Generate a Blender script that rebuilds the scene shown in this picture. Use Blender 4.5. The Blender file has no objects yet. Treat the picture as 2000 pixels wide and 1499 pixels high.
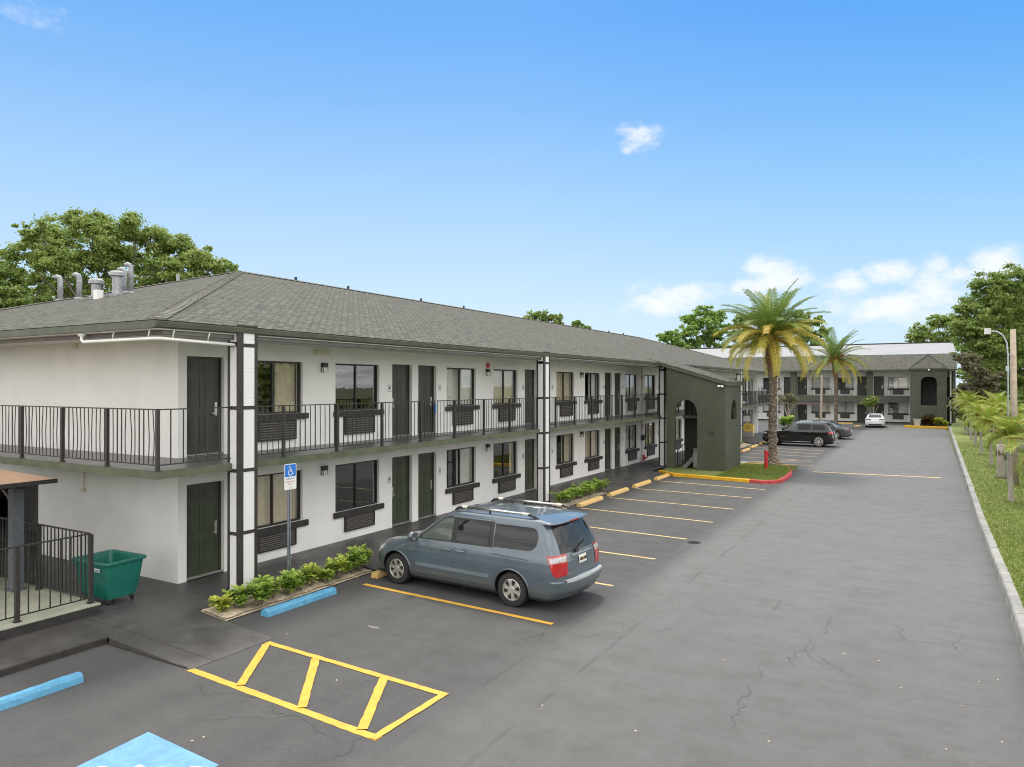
import bpy, bmesh, math, random
import numpy as np
from mathutils import Vector, Matrix
random.seed(7); RNG = np.random.default_rng(7)
C = bpy.context.scene.collection
PI = math.pi
# ------------------------------------------------------------------ camera
sc = bpy.context.scene
cam = bpy.data.objects.new('camera', bpy.data.cameras.new('camera')); C.objects.link(cam)
cam.data.sensor_width = 36; cam.data.lens = 25.358
cam.data.clip_start = .1; cam.data.clip_end = 3000
cam.matrix_world = Matrix(((0.86551, 0.00135, 0.50090, 0), (0.50090, -0.00233, -0.86551, 0), (0, 1, -0.00270, 4.35), (0, 0, 0, 1)))
sc.camera = cam
def at(u, v, D):
    """point seen in direction (u, v) of the 2000 px photograph at depth D metres"""
    a = (u - 1000) / 1408.75 * D
    return Vector((.8655*a - .5009*D, .5009*a + .8655*D, 4.35 + (753.3 - v) / 1408.75 * D))
# ------------------------------------------------------------------ world, sun, exposure
SUN_EL, SUN_AZ = math.radians(60), math.radians(-32)      # azimuth from +Y towards +X
w = bpy.data.worlds.new('World'); sc.world = w; w.use_nodes = True
nt = w.node_tree; nt.nodes.clear(); N = nt.nodes.new; Lk = nt.links.new
out = N('ShaderNodeOutputWorld'); bg = N('ShaderNodeBackground'); bg.inputs['Strength'].default_value = .13
sky = N('ShaderNodeTexSky'); sky.sky_type = 'NISHITA'; sky.sun_disc = False
sky.sun_elevation = SUN_EL; sky.sun_rotation = SUN_AZ; sky.air_density = 1.0; sky.dust_density = .6; sky.ozone_density = 2.2; sky.altitude = 50
tc = N('ShaderNodeTexCoord'); sep = N('ShaderNodeSeparateXYZ'); Lk(tc.outputs['Generated'], sep.inputs[0])
def M(op, a, b=None, c=None, clamp=False):
    n = N('ShaderNodeMath'); n.operation = op; n.use_clamp = clamp
    for i, x in enumerate((a, b, c)):
        if x is None: continue
        if isinstance(x, (int, float)): n.inputs[i].default_value = x
        else: Lk(x, n.inputs[i])
    return n.outputs[0]
def MR(v, a, b, c=0, d=1):
    n = N('ShaderNodeMapRange'); n.interpolation_type = 'SMOOTHSTEP'; Lk(v, n.inputs[0])
    for i, x in enumerate((a, b, c, d)): n.inputs[i+1].default_value = x
    return n.outputs[0]
zz = sep.outputs[2]
# cloud layer projected on a plane overhead
den = M('ADD', M('MAXIMUM', zz, 0), .12)
cx = M('DIVIDE', sep.outputs[0], den); cy = M('DIVIDE', sep.outputs[1], den)
cmb = N('ShaderNodeCombineXYZ'); Lk(cx, cmb.inputs[0]); Lk(cy, cmb.inputs[1])
cn = N('ShaderNodeTexNoise'); cn.inputs['Scale'].default_value = .9; cn.inputs['Detail'].default_value = 6; cn.inputs['Roughness'].default_value = .55
Lk(cmb.outputs[0], cn.inputs['Vector'])
# clouds overhead and behind, widened out of view as added fill light; clear ahead
back = M('ADD', M('MULTIPLY', sep.outputs[0], .5009), M('MULTIPLY', sep.outputs[1], -.8655))   # 1 = straight behind
cov = M('MAXIMUM', MR(back, -.68, -.15), MR(zz, .5, .78))
overcast = M('MULTIPLY', cov, MR(cn.outputs[0], .12, .42), clamp=True)
# low cumulus near the horizon, at chosen bearings
def puff(u, v, rx, rz, k):
    d = (at(u, v, 1) - Vector((0, 0, 4.35))).normalized()
    s = Vector((.8655, .5009, 0))
    dot = N('ShaderNodeVectorMath'); dot.operation = 'DOT_PRODUCT'; Lk(tc.outputs['Generated'], dot.inputs[0]); dot.inputs[1].default_value = s
    a = M('DIVIDE', M('SUBTRACT', dot.outputs['Value'], d.dot(s)), rx)
    b = M('DIVIDE', M('SUBTRACT', zz, d.z), rz)
    r = M('SQRT', M('ADD', M('MULTIPLY', a, a), M('MULTIPLY', b, b)))
    return M('MULTIPLY', MR(r, 0, 1, 1, 0), k)
mapv = N('ShaderNodeMapping'); mapv.inputs['Scale'].default_value = (1, 1, 1.8); Lk(tc.outputs['Generated'], mapv.inputs[0])
pn = N('ShaderNodeTexNoise'); pn.inputs['Scale'].default_value = 17; pn.inputs['Detail'].default_value = 10; pn.inputs['Roughness'].default_value = .62; pn.inputs['Distortion'].default_value = .25
Lk(mapv.outputs[0], pn.inputs['Vector'])
P = None
for a in [(1255, 266, .062, .04, .95), (1282, 252, .035, .022, .8), (1228, 292, .022, .018, .7), (1510, 535, .085, .042, 1), (1455, 560, .06, .04, .95), (1310, 585, .13, .05, .9), (1740, 535, .06, .035, .95), (1655, 560, .06, .04, .95), (1860, 545, .08, .06, 1.05), (1930, 515, .06, .045, 1.05), (1750, 600, .2, .05, .95),
          (1420, 560, .1, .03, .7), (1130, 600, .04, .02, .55), (40, 20, .09, .045, .62), (540, 318, .04, .016, .3), (1620, 600, .25, .03, .55), (1000, 580, .05, .02, .3), (1115, 285, .03, .02, .28)]:
    p = puff(*a); P = p if P is None else M('MAXIMUM', P, p)
cum = MR(M('SUBTRACT', M('MULTIPLY', P, 1.25), M('MULTIPLY', M('SUBTRACT', .72, pn.outputs[0]), 2.3)), .0, .85)
ramp = N('ShaderNodeValToRGB'); Lk(zz, ramp.inputs[0]); cr_ = ramp.color_ramp
SK = [(0,(4.2,5.15,5.95)),(.1,(3.8,4.9,5.95)),(.243,(2.45,4.05,5.95)),(.36,(1.4,3.15,5.85)),(.45,(.8,2.6,5.8)),(1,(.5,1.6,4.2))]
cr_.elements[0].position = 0; cr_.elements[1].position = 1
for p_, c_ in SK[1:-1]: cr_.elements.new(p_)
for e_, (p_, c_) in zip(cr_.elements, SK): e_.position = p_; e_.color = tuple(x/8 for x in c_) + (1,)
sc8 = N('ShaderNodeVectorMath'); sc8.operation = 'SCALE'; Lk(ramp.outputs[0], sc8.inputs[0]); sc8.inputs['Scale'].default_value = 8
rt = N('ShaderNodeVectorMath'); rt.operation = 'DOT_PRODUCT'; Lk(tc.outputs['Generated'], rt.inputs[0]); rt.inputs[1].default_value = (.8655, .5009, 0)
kk = M('MULTIPLY', M('MAXIMUM', rt.outputs['Value'], 0), M('MULTIPLY', M('MAXIMUM', zz, 0), 2.4), clamp=True)
dp = N('ShaderNodeMix'); dp.data_type = 'RGBA'; dp.blend_type = 'MULTIPLY'; Lk(kk, dp.inputs[0]); Lk(sc8.outputs[0], dp.inputs[6]); dp.inputs[7].default_value = (.0, .68, .97, 1)
m0 = N('ShaderNodeMix'); m0.data_type = 'RGBA'; m0.inputs[0].default_value = .86; Lk(sky.outputs[0], m0.inputs[6]); Lk(dp.outputs[2], m0.inputs[7])
oc = N('ShaderNodeMix'); oc.data_type = 'RGBA'; Lk(overcast, oc.inputs[0]); Lk(m0.outputs[2], oc.inputs[6]); oc_n = N('ShaderNodeTexNoise'); oc_n.inputs['Scale'].default_value = 1.6; oc_n.inputs['Detail'].default_value = 7; oc_n.inputs['Roughness'].default_value = .62; Lk(cmb.outputs[0], oc_n.inputs['Vector'])
occ = N('ShaderNodeMix'); occ.data_type = 'RGBA'; Lk(MR(oc_n.outputs[0], .38, .62), occ.inputs[0]); occ.inputs[6].default_value = (8.3, 8.4, 8.6, 1); occ.inputs[7].default_value = (16.4, 15.8, 14.8, 1); Lk(occ.outputs[2], oc.inputs[7])
m1 = N('ShaderNodeMix'); m1.data_type = 'RGBA'; Lk(M('MULTIPLY', cum, .85), m1.inputs[0]); Lk(oc.outputs[2], m1.inputs[6]); m1.inputs[7].default_value = (6.3, 6.3, 6.35, 1)
Lk(m1.outputs[2], bg.inputs[0]); Lk(bg.outputs[0], out.inputs[0])
sun = bpy.data.objects.new('sun', bpy.data.lights.new('sun', 'SUN')); C.objects.link(sun)
sun.data.energy = 1.9; sun.data.angle = math.radians(10); sun.data.color = (1, .95, .87)
sdir = Vector((math.sin(SUN_AZ)*math.cos(SUN_EL), math.cos(SUN_AZ)*math.cos(SUN_EL), math.sin(SUN_EL)))
sun.rotation_euler = sdir.to_track_quat('Z', 'Y').to_euler(); sun.location = (0, 0, 40)
sc.view_settings.view_transform = 'Standard'; sc.view_settings.look = 'None'; sc.view_settings.exposure = .35; sc.view_settings.gamma = 1
sc.cycles.filter_width = 1.05; sc.cycles.max_bounces = 6; sc.cycles.transparent_max_bounces = 12

# ------------------------------------------------------------------ materials
class MT:
    def __init__(s, name):
        s.m = bpy.data.materials.new(name); s.m.use_nodes = True; s.t = s.m.node_tree
        s.b = s.t.nodes['Principled BSDF']; s.out = s.t.nodes['Material Output']
    def n(s, k, **kw):
        x = s.t.nodes.new(k)
        for a, b in kw.items(): setattr(x, a, b)
        return x
    def l(s, a, b): s.t.links.new(a, b)
    def set(s, **kw):
        for a, b in kw.items(): s.b.inputs[a.replace('_', ' ')].default_value = b
    def math(s, op, a, b=0., clamp=False):
        n = s.n('ShaderNodeMath', operation=op); n.use_clamp = clamp
        for i, x in enumerate((a, b)):
            if isinstance(x, (int, float)): n.inputs[i].default_value = x
            else: s.l(x, n.inputs[i])
        return n.outputs[0]
    def mr(s, v, a, b, c=0., d=1.):
        n = s.n('ShaderNodeMapRange', interpolation_type='SMOOTHSTEP'); s.l(v, n.inputs[0])
        for i, x in enumerate((a, b, c, d)): n.inputs[i+1].default_value = x
        return n.outputs[0]
    def noise(s, vec, scale, detail=4, rough=.55, dist=0):
        n = s.n('ShaderNodeTexNoise'); n.inputs['Scale'].default_value = scale; n.inputs['Detail'].default_value = detail
        n.inputs['Roughness'].default_value = rough; n.inputs['Distortion'].default_value = dist
        if vec is not None: s.l(vec, n.inputs['Vector'])
        return n.outputs[0]
    def mix(s, f, a, b, bt='MIX'):
        n = s.n('ShaderNodeMix', data_type='RGBA', blend_type=bt)
        for i, x in ((0, f), (6, a), (7, b)):
            if isinstance(x, (int, float)): n.inputs[i].default_value = x
            elif isinstance(x, tuple): n.inputs[i].default_value = tuple(x[:3]) + (1,)
            else: s.l(x, n.inputs[i])
        return n.outputs[2]
    def bump(s, h, strength=.3, dist=.02):
        n = s.n('ShaderNodeBump'); n.inputs['Strength'].default_value = strength; n.inputs['Distance'].default_value = dist
        s.l(h, n.inputs['Height']); s.l(n.outputs[0], s.b.inputs['Normal'])
    def obj(s): return s.n('ShaderNodeTexCoord').outputs['Object']
def pm(name, col, rough=.6, metal=0., var=.12, vs=3., bump=0., bs=60., spec=.5, coat=0., dirt=None):
    m = MT(name); o = m.obj()
    n1 = m.noise(o, vs, 5)
    c = m.mix(m.mr(n1, .3, .7), tuple(x*(1-var) for x in col), tuple(min(1, x*(1+var)) for x in col))
    if dirt:
        n2 = m.noise(o, dirt[1], 7, .65); c = m.mix(m.mr(n2, .52, .8, 0, dirt[2]), c, dirt[0])
    m.l(c, m.b.inputs['Base Color'])
    m.set(Roughness=rough, Metallic=metal, Specular_IOR_Level=spec, Coat_Weight=coat)
    if bump: m.bump(m.noise(o, bs, 3, .6), bump, .01)
    return m.m
MAT = {}
MAT['stucco'] = pm('stucco_white', (.84, .835, .82), .85, var=.03, vs=1.2, bump=.5, bs=35, dirt=((.58, .57, .55), 1.1, .3))
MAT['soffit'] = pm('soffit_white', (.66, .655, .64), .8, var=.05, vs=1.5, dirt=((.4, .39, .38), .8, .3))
MAT['soffit_shade'] = pm('shaded_soffit_grey', (.17, .165, .16), .7, var=.15, vs=2)  # shade along the soffit edge, put into the colour
MAT['green'] = pm('dark_green_paint', (.062, .073, .048), .7, var=.12, vs=2, bump=.6, bs=22, dirt=((.10, .105, .075), 1.2, .4))
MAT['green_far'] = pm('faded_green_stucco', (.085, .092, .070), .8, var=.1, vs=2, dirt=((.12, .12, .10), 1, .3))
MAT['green_trim'] = pm('green_trim_paint', (.06, .072, .045), .5, var=.2, vs=3, dirt=((.16, .17, .12), 5, .4))
MAT['dark_trim'] = pm('dark_brown_trim', (.032, .028, .026), .6, var=.25, vs=8, bump=.2, bs=50)
MAT['black_metal'] = pm('black_metal', (.028, .025, .024), .45, var=.3, vs=20)
MAT['door_green'] = pm('door_green', (.042, .055, .032), .42, var=.12, vs=2)
MAT['door_dark'] = pm('door_dark_green', (.040, .043, .036), .42, var=.12, vs=2)
MAT['frame'] = pm('window_frame', (.02, .018, .017), .4, var=.2)
MAT['chrome'] = pm('brushed_metal', (.55, .54, .52), .3, 1., var=.1, vs=30)
MAT['galv'] = pm('galvanised_steel', (.42, .46, .5), .4, .8, var=.15, vs=15)
MAT['pvc'] = pm('white_pvc', (.78, .77, .75), .35, var=.05)
MAT['ductgrey'] = pm('grey_painted_duct', (.33, .34, .36), .5, .2, var=.25, vs=12)
MAT['curtain'] = pm('beige_curtain', (.78, .68, .50), .9, var=.08, vs=4)
MAT['curtain_pale'] = pm('pale_curtain', (.80, .80, .72), .9, var=.06, vs=4)
MAT['interior'] = pm('dark_interior', (.05, .047, .045), .9, var=.3, vs=1)
MAT['slab'] = pm('grey_painted_floor', (.10, .098, .096), .35, var=.2, vs=1.5, dirt=((.17, .165, .16), 2, .5))
MAT['white'] = pm('white_paint', (.78, .78, .77), .45, var=.04)
MAT['yellow_line'] = pm('yellow_road_paint', (.66, .37, .045), .6, var=.1, vs=6, bump=.3, bs=120, dirt=((.30, .22, .09), 7, .45))
MAT['pale_line'] = pm('worn_yellow_paint', (.58, .42, .19), .65, var=.15, vs=5, bump=.3, bs=120, dirt=((.22, .18, .12), 5, .7))
MAT['yellow'] = pm('yellow_kerb_paint', (.76, .42, .02), .6, var=.12, vs=4, bump=.4, bs=50, dirt=((.35, .25, .1), 3, .4))
MAT['stop_yellow'] = pm('yellow_block_paint', (.70, .47, .17), .65, var=.1, vs=6, bump=.6, bs=50, dirt=((.42, .34, .22), 9, .6))
MAT['stop_blue'] = pm('blue_block_paint', (.09, .31, .50), .6, var=.1, vs=7, bump=.6, bs=50, dirt=((.22, .40, .50), 12, .5))
MAT['blue_mark'] = pm('blue_road_paint', (.13, .31, .53), .6, var=.12, vs=5, bump=.3, bs=90, dirt=((.2, .38, .54), 9, .5))
MAT['sign_blue'] = pm('sign_blue', (.02, .18, .62), .35, var=.02)
MAT['ink_blue'] = pm('ink_blue', (.05, .15, .4), .5, var=.02)
MAT['ink_red'] = pm('ink_red', (.5, .12, .08), .5, var=.02)
MAT['ink'] = pm('black_ink', (.03, .03, .03), .5, var=.02)
MAT['red'] = pm('red_kerb_paint', (.48, .055, .05), .6, var=.2, vs=5, bump=.3, bs=50, dirt=((.5, .25, .2), 6, .5))
MAT['bollard_red'] = pm('red_post_paint', (.5, .015, .02), .4, var=.1)
MAT['bin_green'] = pm('green_plastic', (.012, .15, .115), .38, var=.12, vs=5)
MAT['rubber'] = pm('rubber', (.022, .022, .022), .8, var=.2, vs=20)
MAT['deck'] = pm('deck_boards', (.36, .37, .29), .7, var=.12, vs=3, bump=.2)
MAT['deck_side'] = pm('deck_side', (.03, .027, .026), .6, var=.3, vs=5)
MAT['canopy'] = pm('tan_canopy', (.36, .235, .155), .7, var=.1, vs=3)
MAT['post_grey'] = pm('slate_post', (.10, .11, .13), .55, var=.15, vs=10)
MAT['sand'] = pm('sandy_soil', (.46, .38, .28), .95, var=.25, vs=9, bump=.7, bs=45, dirt=((.20, .15, .10), 8, .6))
MAT['kerb'] = pm('concrete_kerb', (.27, .265, .25), .85, var=.2, vs=2, bump=.5, bs=40, dirt=((.14, .135, .12), 3, .75))
MAT['wood_pole'] = pm('weathered_wood', (.40, .33, .26), .85, var=.15, vs=5, bump=.3, bs=30)
MAT['fence_grey'] = pm('grey_boards', (.27, .27, .28), .8, var=.2, vs=4)
MAT['lens'] = pm('lamp_glass', (.75, .75, .72), .25, var=.02)
MAT['whiteroof'] = pm('white_membrane', (.27, .27, .275), .6, var=.05, vs=.4, dirt=((.45, .45, .44), .6, .4))
MAT['bark'] = pm('bark', (.16, .135, .11), .9, var=.3, vs=5, bump=.6, bs=20)
MAT['concrete'] = pm('planter_concrete', (.45, .43, .38), .85, var=.15, vs=5)
MAT['yellow_art'] = pm('mural_yellow', (.9, .6, .04), .5, var=.05)
MAT['orange_art'] = pm('mural_orange', (.7, .22, .04), .5, var=.05)
MAT['blue_art'] = pm('mural_blue', (.1, .2, .5), .5, var=.05)
MAT['card_blue'] = pm('blue_card', (.02, .2, .7), .5, var=.03)

def asphalt():
    m = MT('asphalt'); o = m.obj()
    sp = m.n('ShaderNodeSeparateXYZ'); m.l(o, sp.inputs[0])
    big = m.noise(o, .22, 5, .6); med = m.noise(o, 1.6, 7, .68); fine = m.noise(o, 60, 3, .7)
    # sealed stalls (x < -5.7) are darker than the older lane
    wob = m.math('ADD', sp.outputs[0], m.math('MULTIPLY', m.math('SUBTRACT', m.noise(o, .8, 5), .5), .5))
    lane = m.mr(wob, -5.95, -5.0)
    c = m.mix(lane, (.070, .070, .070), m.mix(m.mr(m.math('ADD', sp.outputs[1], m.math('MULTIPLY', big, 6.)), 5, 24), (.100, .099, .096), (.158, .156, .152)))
    mp = m.n('ShaderNodeMapping'); mp.inputs['Scale'].default_value = (1.2, .12, 1); m.l(o, mp.inputs[0])
    streak = m.noise(mp.outputs[0], .9, 6, .6)
    c = m.mix(m.mr(streak, .35, .7, 0, .16), c, m.mix(.5, c, (.27, .265, .26)))
    c = m.mix(m.mr(big, .45, .7, 0, .14), c, (.065, .065, .066))
    c = m.mix(m.mr(med, .5, .75, 0, .16), c, (.06, .06, .06))
    c = m.mix(m.mr(m.noise(o, 4.3, 6, .7, .5), .64, .76, 0, .16), c, (.26, .255, .245))
    mp2 = m.n('ShaderNodeMapping'); mp2.inputs['Scale'].default_value = (.35, 3.2, 1); m.l(o, mp2.inputs[0])
    c = m.mix(m.mr(m.noise(mp2.outputs[0], 1.3, 8, .72), .42, .68, 0, .28), c, (.085, .084, .082))
    c = m.mix(m.mr(m.noise(o, 14, 6, .8), .5, .72, 0, .38), c, (.05, .05, .05))
    c = m.mix(m.mr(m.noise(o, 21, 5, .8), .56, .74, 0, .35), c, (.30, .295, .285))
    c = m.mix(m.mr(fine, .42, .6, 0, .62), c, m.mix(.6, c, (.03, .03, .03)))
    # fine aggregate flecks
    v = m.n('ShaderNodeTexVoronoi'); v.inputs['Scale'].default_value = 34; m.l(o, v.inputs['Vector'])
    c = m.mix(m.mr(v.outputs['Distance'], .05, .13, .35, 0), c, (.4, .39, .37))
    # scattered crack network
    wv = m.n('ShaderNodeMix', data_type='RGBA', blend_type='LINEAR_LIGHT'); wv.inputs[0].default_value = .16
    m.l(o, wv.inputs[6]); nn = m.n('ShaderNodeTexNoise'); nn.inputs['Scale'].default_value = 1.7; nn.inputs['Detail'].default_value = 8; nn.inputs['Roughness'].default_value = .7; m.l(o, nn.inputs['Vector']); m.l(nn.outputs['Color'], wv.inputs[7])
    vc = m.n('ShaderNodeTexVoronoi', feature='DISTANCE_TO_EDGE'); vc.inputs['Scale'].default_value = .42; m.l(wv.outputs[2], vc.inputs['Vector'])
    cr = m.math('MULTIPLY', m.mr(vc.outputs['Distance'], .001, .007, 1, 0), m.mr(m.noise(o, .55, 3), .52, .68))
    c = m.mix(m.math('MULTIPLY', cr, .45), c, (.03, .03, .03))
    # construction seams along the stalls
    for x0, x1 in ((-5.62, -5.585), (-4.62, -4.59)):
        s1 = m.math('MULTIPLY', m.mr(m.math('ADD', sp.outputs[0], m.math('MULTIPLY', m.math('SUBTRACT', med, .5), .12)), x0-.03, x0), m.mr(m.math('ADD', sp.outputs[0], m.math('MULTIPLY', m.math('SUBTRACT', med, .5), .12)), x1, x1+.03, 1, 0))
        c = m.mix(m.math('MULTIPLY', s1, m.mr(m.noise(o, .7, 4), .4, .6, .0, .4)), c, (.05, .05, .05))
    m.l(c, m.b.inputs['Base Color']); m.set(Roughness=.8, Specular_IOR_Level=.35)
    m.l(m.mr(med, .3, .7, .62, .88), m.b.inputs['Roughness'])
    m.bump(m.math('ADD', m.math('MULTIPLY', fine, .6), m.math('MULTIPLY', cr, -2)), .35, .008)
    return m.m
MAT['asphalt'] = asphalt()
def walk():
    m = MT('dark_sealed_walkway'); o = m.obj()
    a = m.noise(o, .9, 6, .65); b = m.noise(o, 5, 6, .7)
    c = m.mix(m.mr(a, .35, .7), (.060, .057, .055), (.092, .089, .086))
    c = m.mix(m.mr(b, .6, .75, 0, .3), c, (.19, .18, .175))
    sp = m.n('ShaderNodeSeparateXYZ'); m.l(o, sp.inputs[0])
    f = m.math('ABSOLUTE', m.math('SUBTRACT', m.math('FRACT', m.math('DIVIDE', sp.outputs[1], 3.0)), .5))
    c = m.mix(m.mr(f, .002, .006, .7, 0), c, (.02, .02, .02))
    m.l(c, m.b.inputs['Base Color']); m.l(m.mr(a, .35, .65, .36, .58), m.b.inputs['Roughness'])
    m.set(Specular_IOR_Level=.5); m.bump(b, .12, .01); return m.m
MAT['walk'] = walk()
def shingles():
    m = MT('roof_shingles'); uv = m.n('ShaderNodeUVMap').outputs[0]; o = m.obj()
    wv = m.n('ShaderNodeMix', data_type='RGBA', blend_type='LINEAR_LIGHT'); wv.inputs[0].default_value = .05
    nn = m.n('ShaderNodeTexNoise'); nn.inputs['Scale'].default_value = 3; m.l(uv, nn.inputs['Vector']); m.l(uv, wv.inputs[6]); m.l(nn.outputs['Color'], wv.inputs[7])
    br = m.n('ShaderNodeTexBrick'); br.inputs['Scale'].default_value = 1; br.inputs['Brick Width'].default_value = .25; br.inputs['Row Height'].default_value = .12
    br.inputs['Mortar Size'].default_value = .022; br.inputs['Mortar Smooth'].default_value = .3; br.inputs['Bias'].default_value = 0
    br.inputs['Color1'].default_value = (.050, .051, .040, 1); br.inputs['Color2'].default_value = (.152, .150, .122, 1); br.inputs['Mortar'].default_value = (.03, .03, .026, 1)  # dark joint colour paints the shadow line of each shingle row
    m.l(wv.outputs[2], br.inputs['Vector'])
    c = m.mix(m.mr(m.noise(uv, 14, 3), .35, .7, 0, .45), br.outputs[0], (.19, .19, .165))
    c = m.mix(m.mr(m.noise(uv, .35, 6, .65), .45, .7, 0, .35), c, (.11, .105, .088))
    c = m.mix(m.mr(m.noise(uv, 55, 2), .68, .75, 0, .35), c, (.42, .41, .37))
    m.l(c, m.b.inputs['Base Color']); m.set(Roughness=.92, Specular_IOR_Level=.2)
    sp = m.n('ShaderNodeSeparateXYZ'); m.l(wv.outputs[2], sp.inputs[0])
    saw = m.math('FRACT', m.math('DIVIDE', sp.outputs[1], .12))
    m.bump(m.math('ADD', m.math('MULTIPLY', m.math('SUBTRACT', 1, saw), 1.), m.math('MULTIPLY', br.outputs['Fac'], -.6)), .8, .02)
    return m.m
MAT['shingle'] = shingles()
def tile_white():
    m = MT('white_column_siding'); o = m.obj(); sp = m.n('ShaderNodeSeparateXYZ'); m.l(o, sp.inputs[0])
    f = m.math('FRACT', m.math('DIVIDE', sp.outputs[2], .085))
    c = m.mix(m.mr(f, .0, .1, .4, 0), (.74, .735, .735), (.60, .60, .61))
    m.l(c, m.b.inputs['Base Color']); m.set(Roughness=.55); m.bump(m.mr(f, 0, .12), .3, .01); return m.m
MAT['column'] = tile_white()
def glass(name, tint=(.9, .92, .93), refl=1.45, clear=.8):
    m = MT(name)
    tr = m.n('ShaderNodeBsdfTransparent'); tr.inputs[0].default_value = tuple(x*clear for x in tint) + (1,)
    gl = m.n('ShaderNodeBsdfGlossy'); gl.inputs['Roughness'].default_value = .015; gl.inputs[0].default_value = (.95, .95, .95, 1)
    lw = m.n('ShaderNodeLayerWeight'); lw.inputs[0].default_value = .5
    # slight waviness of old panes
    b = m.n('ShaderNodeBump'); b.inputs['Strength'].default_value = .04; b.inputs['Distance'].default_value = .02; m.l(m.noise(m.obj(), 2.2, 2), b.inputs['Height']); m.l(b.outputs[0], gl.inputs['Normal'])
    mx = m.n('ShaderNodeMixShader'); m.l(m.math('ADD', m.math('MULTIPLY', m.math('POWER', lw.outputs['Facing'], 4.), .8), refl, True), mx.inputs[0]); m.l(tr.outputs[0], mx.inputs[1]); m.l(gl.outputs[0], mx.inputs[2])
    m.l(mx.outputs[0], m.out.inputs[0]); return m.m
MAT['glass'] = glass('window_glass', refl=.13, clear=.95)
MAT['carglass'] = glass('tinted_car_glass', (.3, .3, .32), .1, .35)
MAT['carglass_clear'] = glass('clear_car_glass', (.85, .95, .88), .1, .85)
def paint(name, col, metal=.5, rough=.35, dusty=1.):
    m = MT(name); o = m.obj()
    c = m.mix(m.mr(m.noise(o, 1.3, 5), .3, .7), tuple(x*.93 for x in col), tuple(x*1.07 for x in col))
    sp = m.n('ShaderNodeSeparateXYZ'); m.l(o, sp.inputs[0])
    dust = m.math('MULTIPLY', m.mr(sp.outputs[2], .25, .75, 1, 0), m.mr(m.noise(o, 5, 5), .3, .7, .1*dusty, .4*dusty))
    c = m.mix(dust, c, (.13, .12, .105))
    m.l(c, m.b.inputs['Base Color']); m.set(Metallic=metal, Roughness=rough, Coat_Weight=1., Coat_Roughness=.05)
    return m.m
MAT['van_paint'] = paint('blue_grey_metallic', (.100, .132, .162), .35)
MAT['black_paint'] = paint('black_car_paint', (.004, .004, .005), 0, .2, .1)
MAT['grey_paint'] = paint('dark_grey_car_paint', (.07, .07, .075), .4)
MAT['white_paint'] = paint('white_car_paint', (.72, .73, .74), 0, .35)
MAT['tail_red'] = pm('tail_lamp_red', (.42, .008, .012), .12, var=.1, vs=8, coat=1)
MAT['tail_clear'] = pm('lamp_clear', (.42, .40, .40), .15, var=.2, vs=25, coat=1)
MAT['plastic'] = pm('black_plastic', (.02, .02, .021), .45, var=.1)
MAT['trimgrey'] = pm('van_trim', (.17, .21, .24), .45, .2, var=.08)
MAT['rim'] = pm('silver_wheel', (.56, .54, .50), .35, .7, var=.12, vs=12)
MAT['bumper_top'] = pm('bumper_step', (.42, .45, .46), .45, var=.08)
MAT['plate'] = pm('number_plate', (.75, .74, .68), .4, var=.05)
MAT['cream'] = pm('cream_plastic', (.7, .66, .52), .5, var=.05)
def leafmat(name, a, b, c=None, rough=.55, trans=.38):
    m = MT(name); at_ = m.n('ShaderNodeAttribute', attribute_name='tint')
    r = m.n('ShaderNodeValToRGB'); m.l(at_.outputs['Fac'], r.inputs[0])
    r.color_ramp.elements[0].color = a + (1,); r.color_ramp.elements[1].color = b + (1,)
    if c: e = r.color_ramp.elements.new(.8); e.color = b + (1,); r.color_ramp.elements[-1].color = c + (1,)
    m.l(r.outputs[0], m.b.inputs['Base Color']); m.set(Roughness=rough, Specular_IOR_Level=.35)
    tl = m.n('ShaderNodeBsdfTranslucent'); m.l(m.mix(.5, r.outputs[0], (.15, .25, .02)), tl.inputs[0])
    mx = m.n('ShaderNodeMixShader'); mx.inputs[0].default_value = trans
    m.l(m.b.outputs[0], mx.inputs[1]); m.l(tl.outputs[0], mx.inputs[2]); m.l(mx.outputs[0], m.out.inputs[0]); return m.m
MAT['leaf_oak'] = leafmat('oak_leaves', (.13, .19, .045), (.31, .40, .11), (.42, .47, .17))
MAT['leaf_pale'] = leafmat('pale_leaves', (.11, .21, .04), (.28, .43, .10), (.38, .50, .16))
MAT['leaf_dark'] = leafmat('dark_leaves', (.035, .075, .02), (.12, .20, .05), (.2, .27, .08))
MAT['leaf_dry'] = leafmat('dry_vines', (.10, .09, .06), (.24, .215, .14), (.26, .27, .12))
MAT['leaf_shrub'] = leafmat('shrub_leaves', (.20, .34, .05), (.46, .62, .13), (.74, .74, .22), .4)
MAT['leaf_shrub_yellow'] = leafmat('yellow_shrub_leaves', (.38, .48, .08), (.66, .68, .13), (.85, .78, .2), .4)
MAT['leaf_red'] = leafmat('red_leaves', (.05, .01, .012), (.14, .03, .025))
MAT['frond'] = leafmat('palm_frond', (.07, .13, .035), (.19, .28, .07), (.44, .42, .06), .5)
MAT['frond_yellow'] = leafmat('yellowing_frond', (.24, .28, .05), (.58, .47, .07), (.70, .42, .06), .5)
MAT['frond_small'] = leafmat('short_palm_frond', (.10, .17, .02), (.30, .37, .05), (.46, .43, .13), .5)
MAT['grassblade'] = leafmat('grass_blades', (.10, .15, .03), (.25, .29, .07), (.38, .36, .16), .6)
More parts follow.
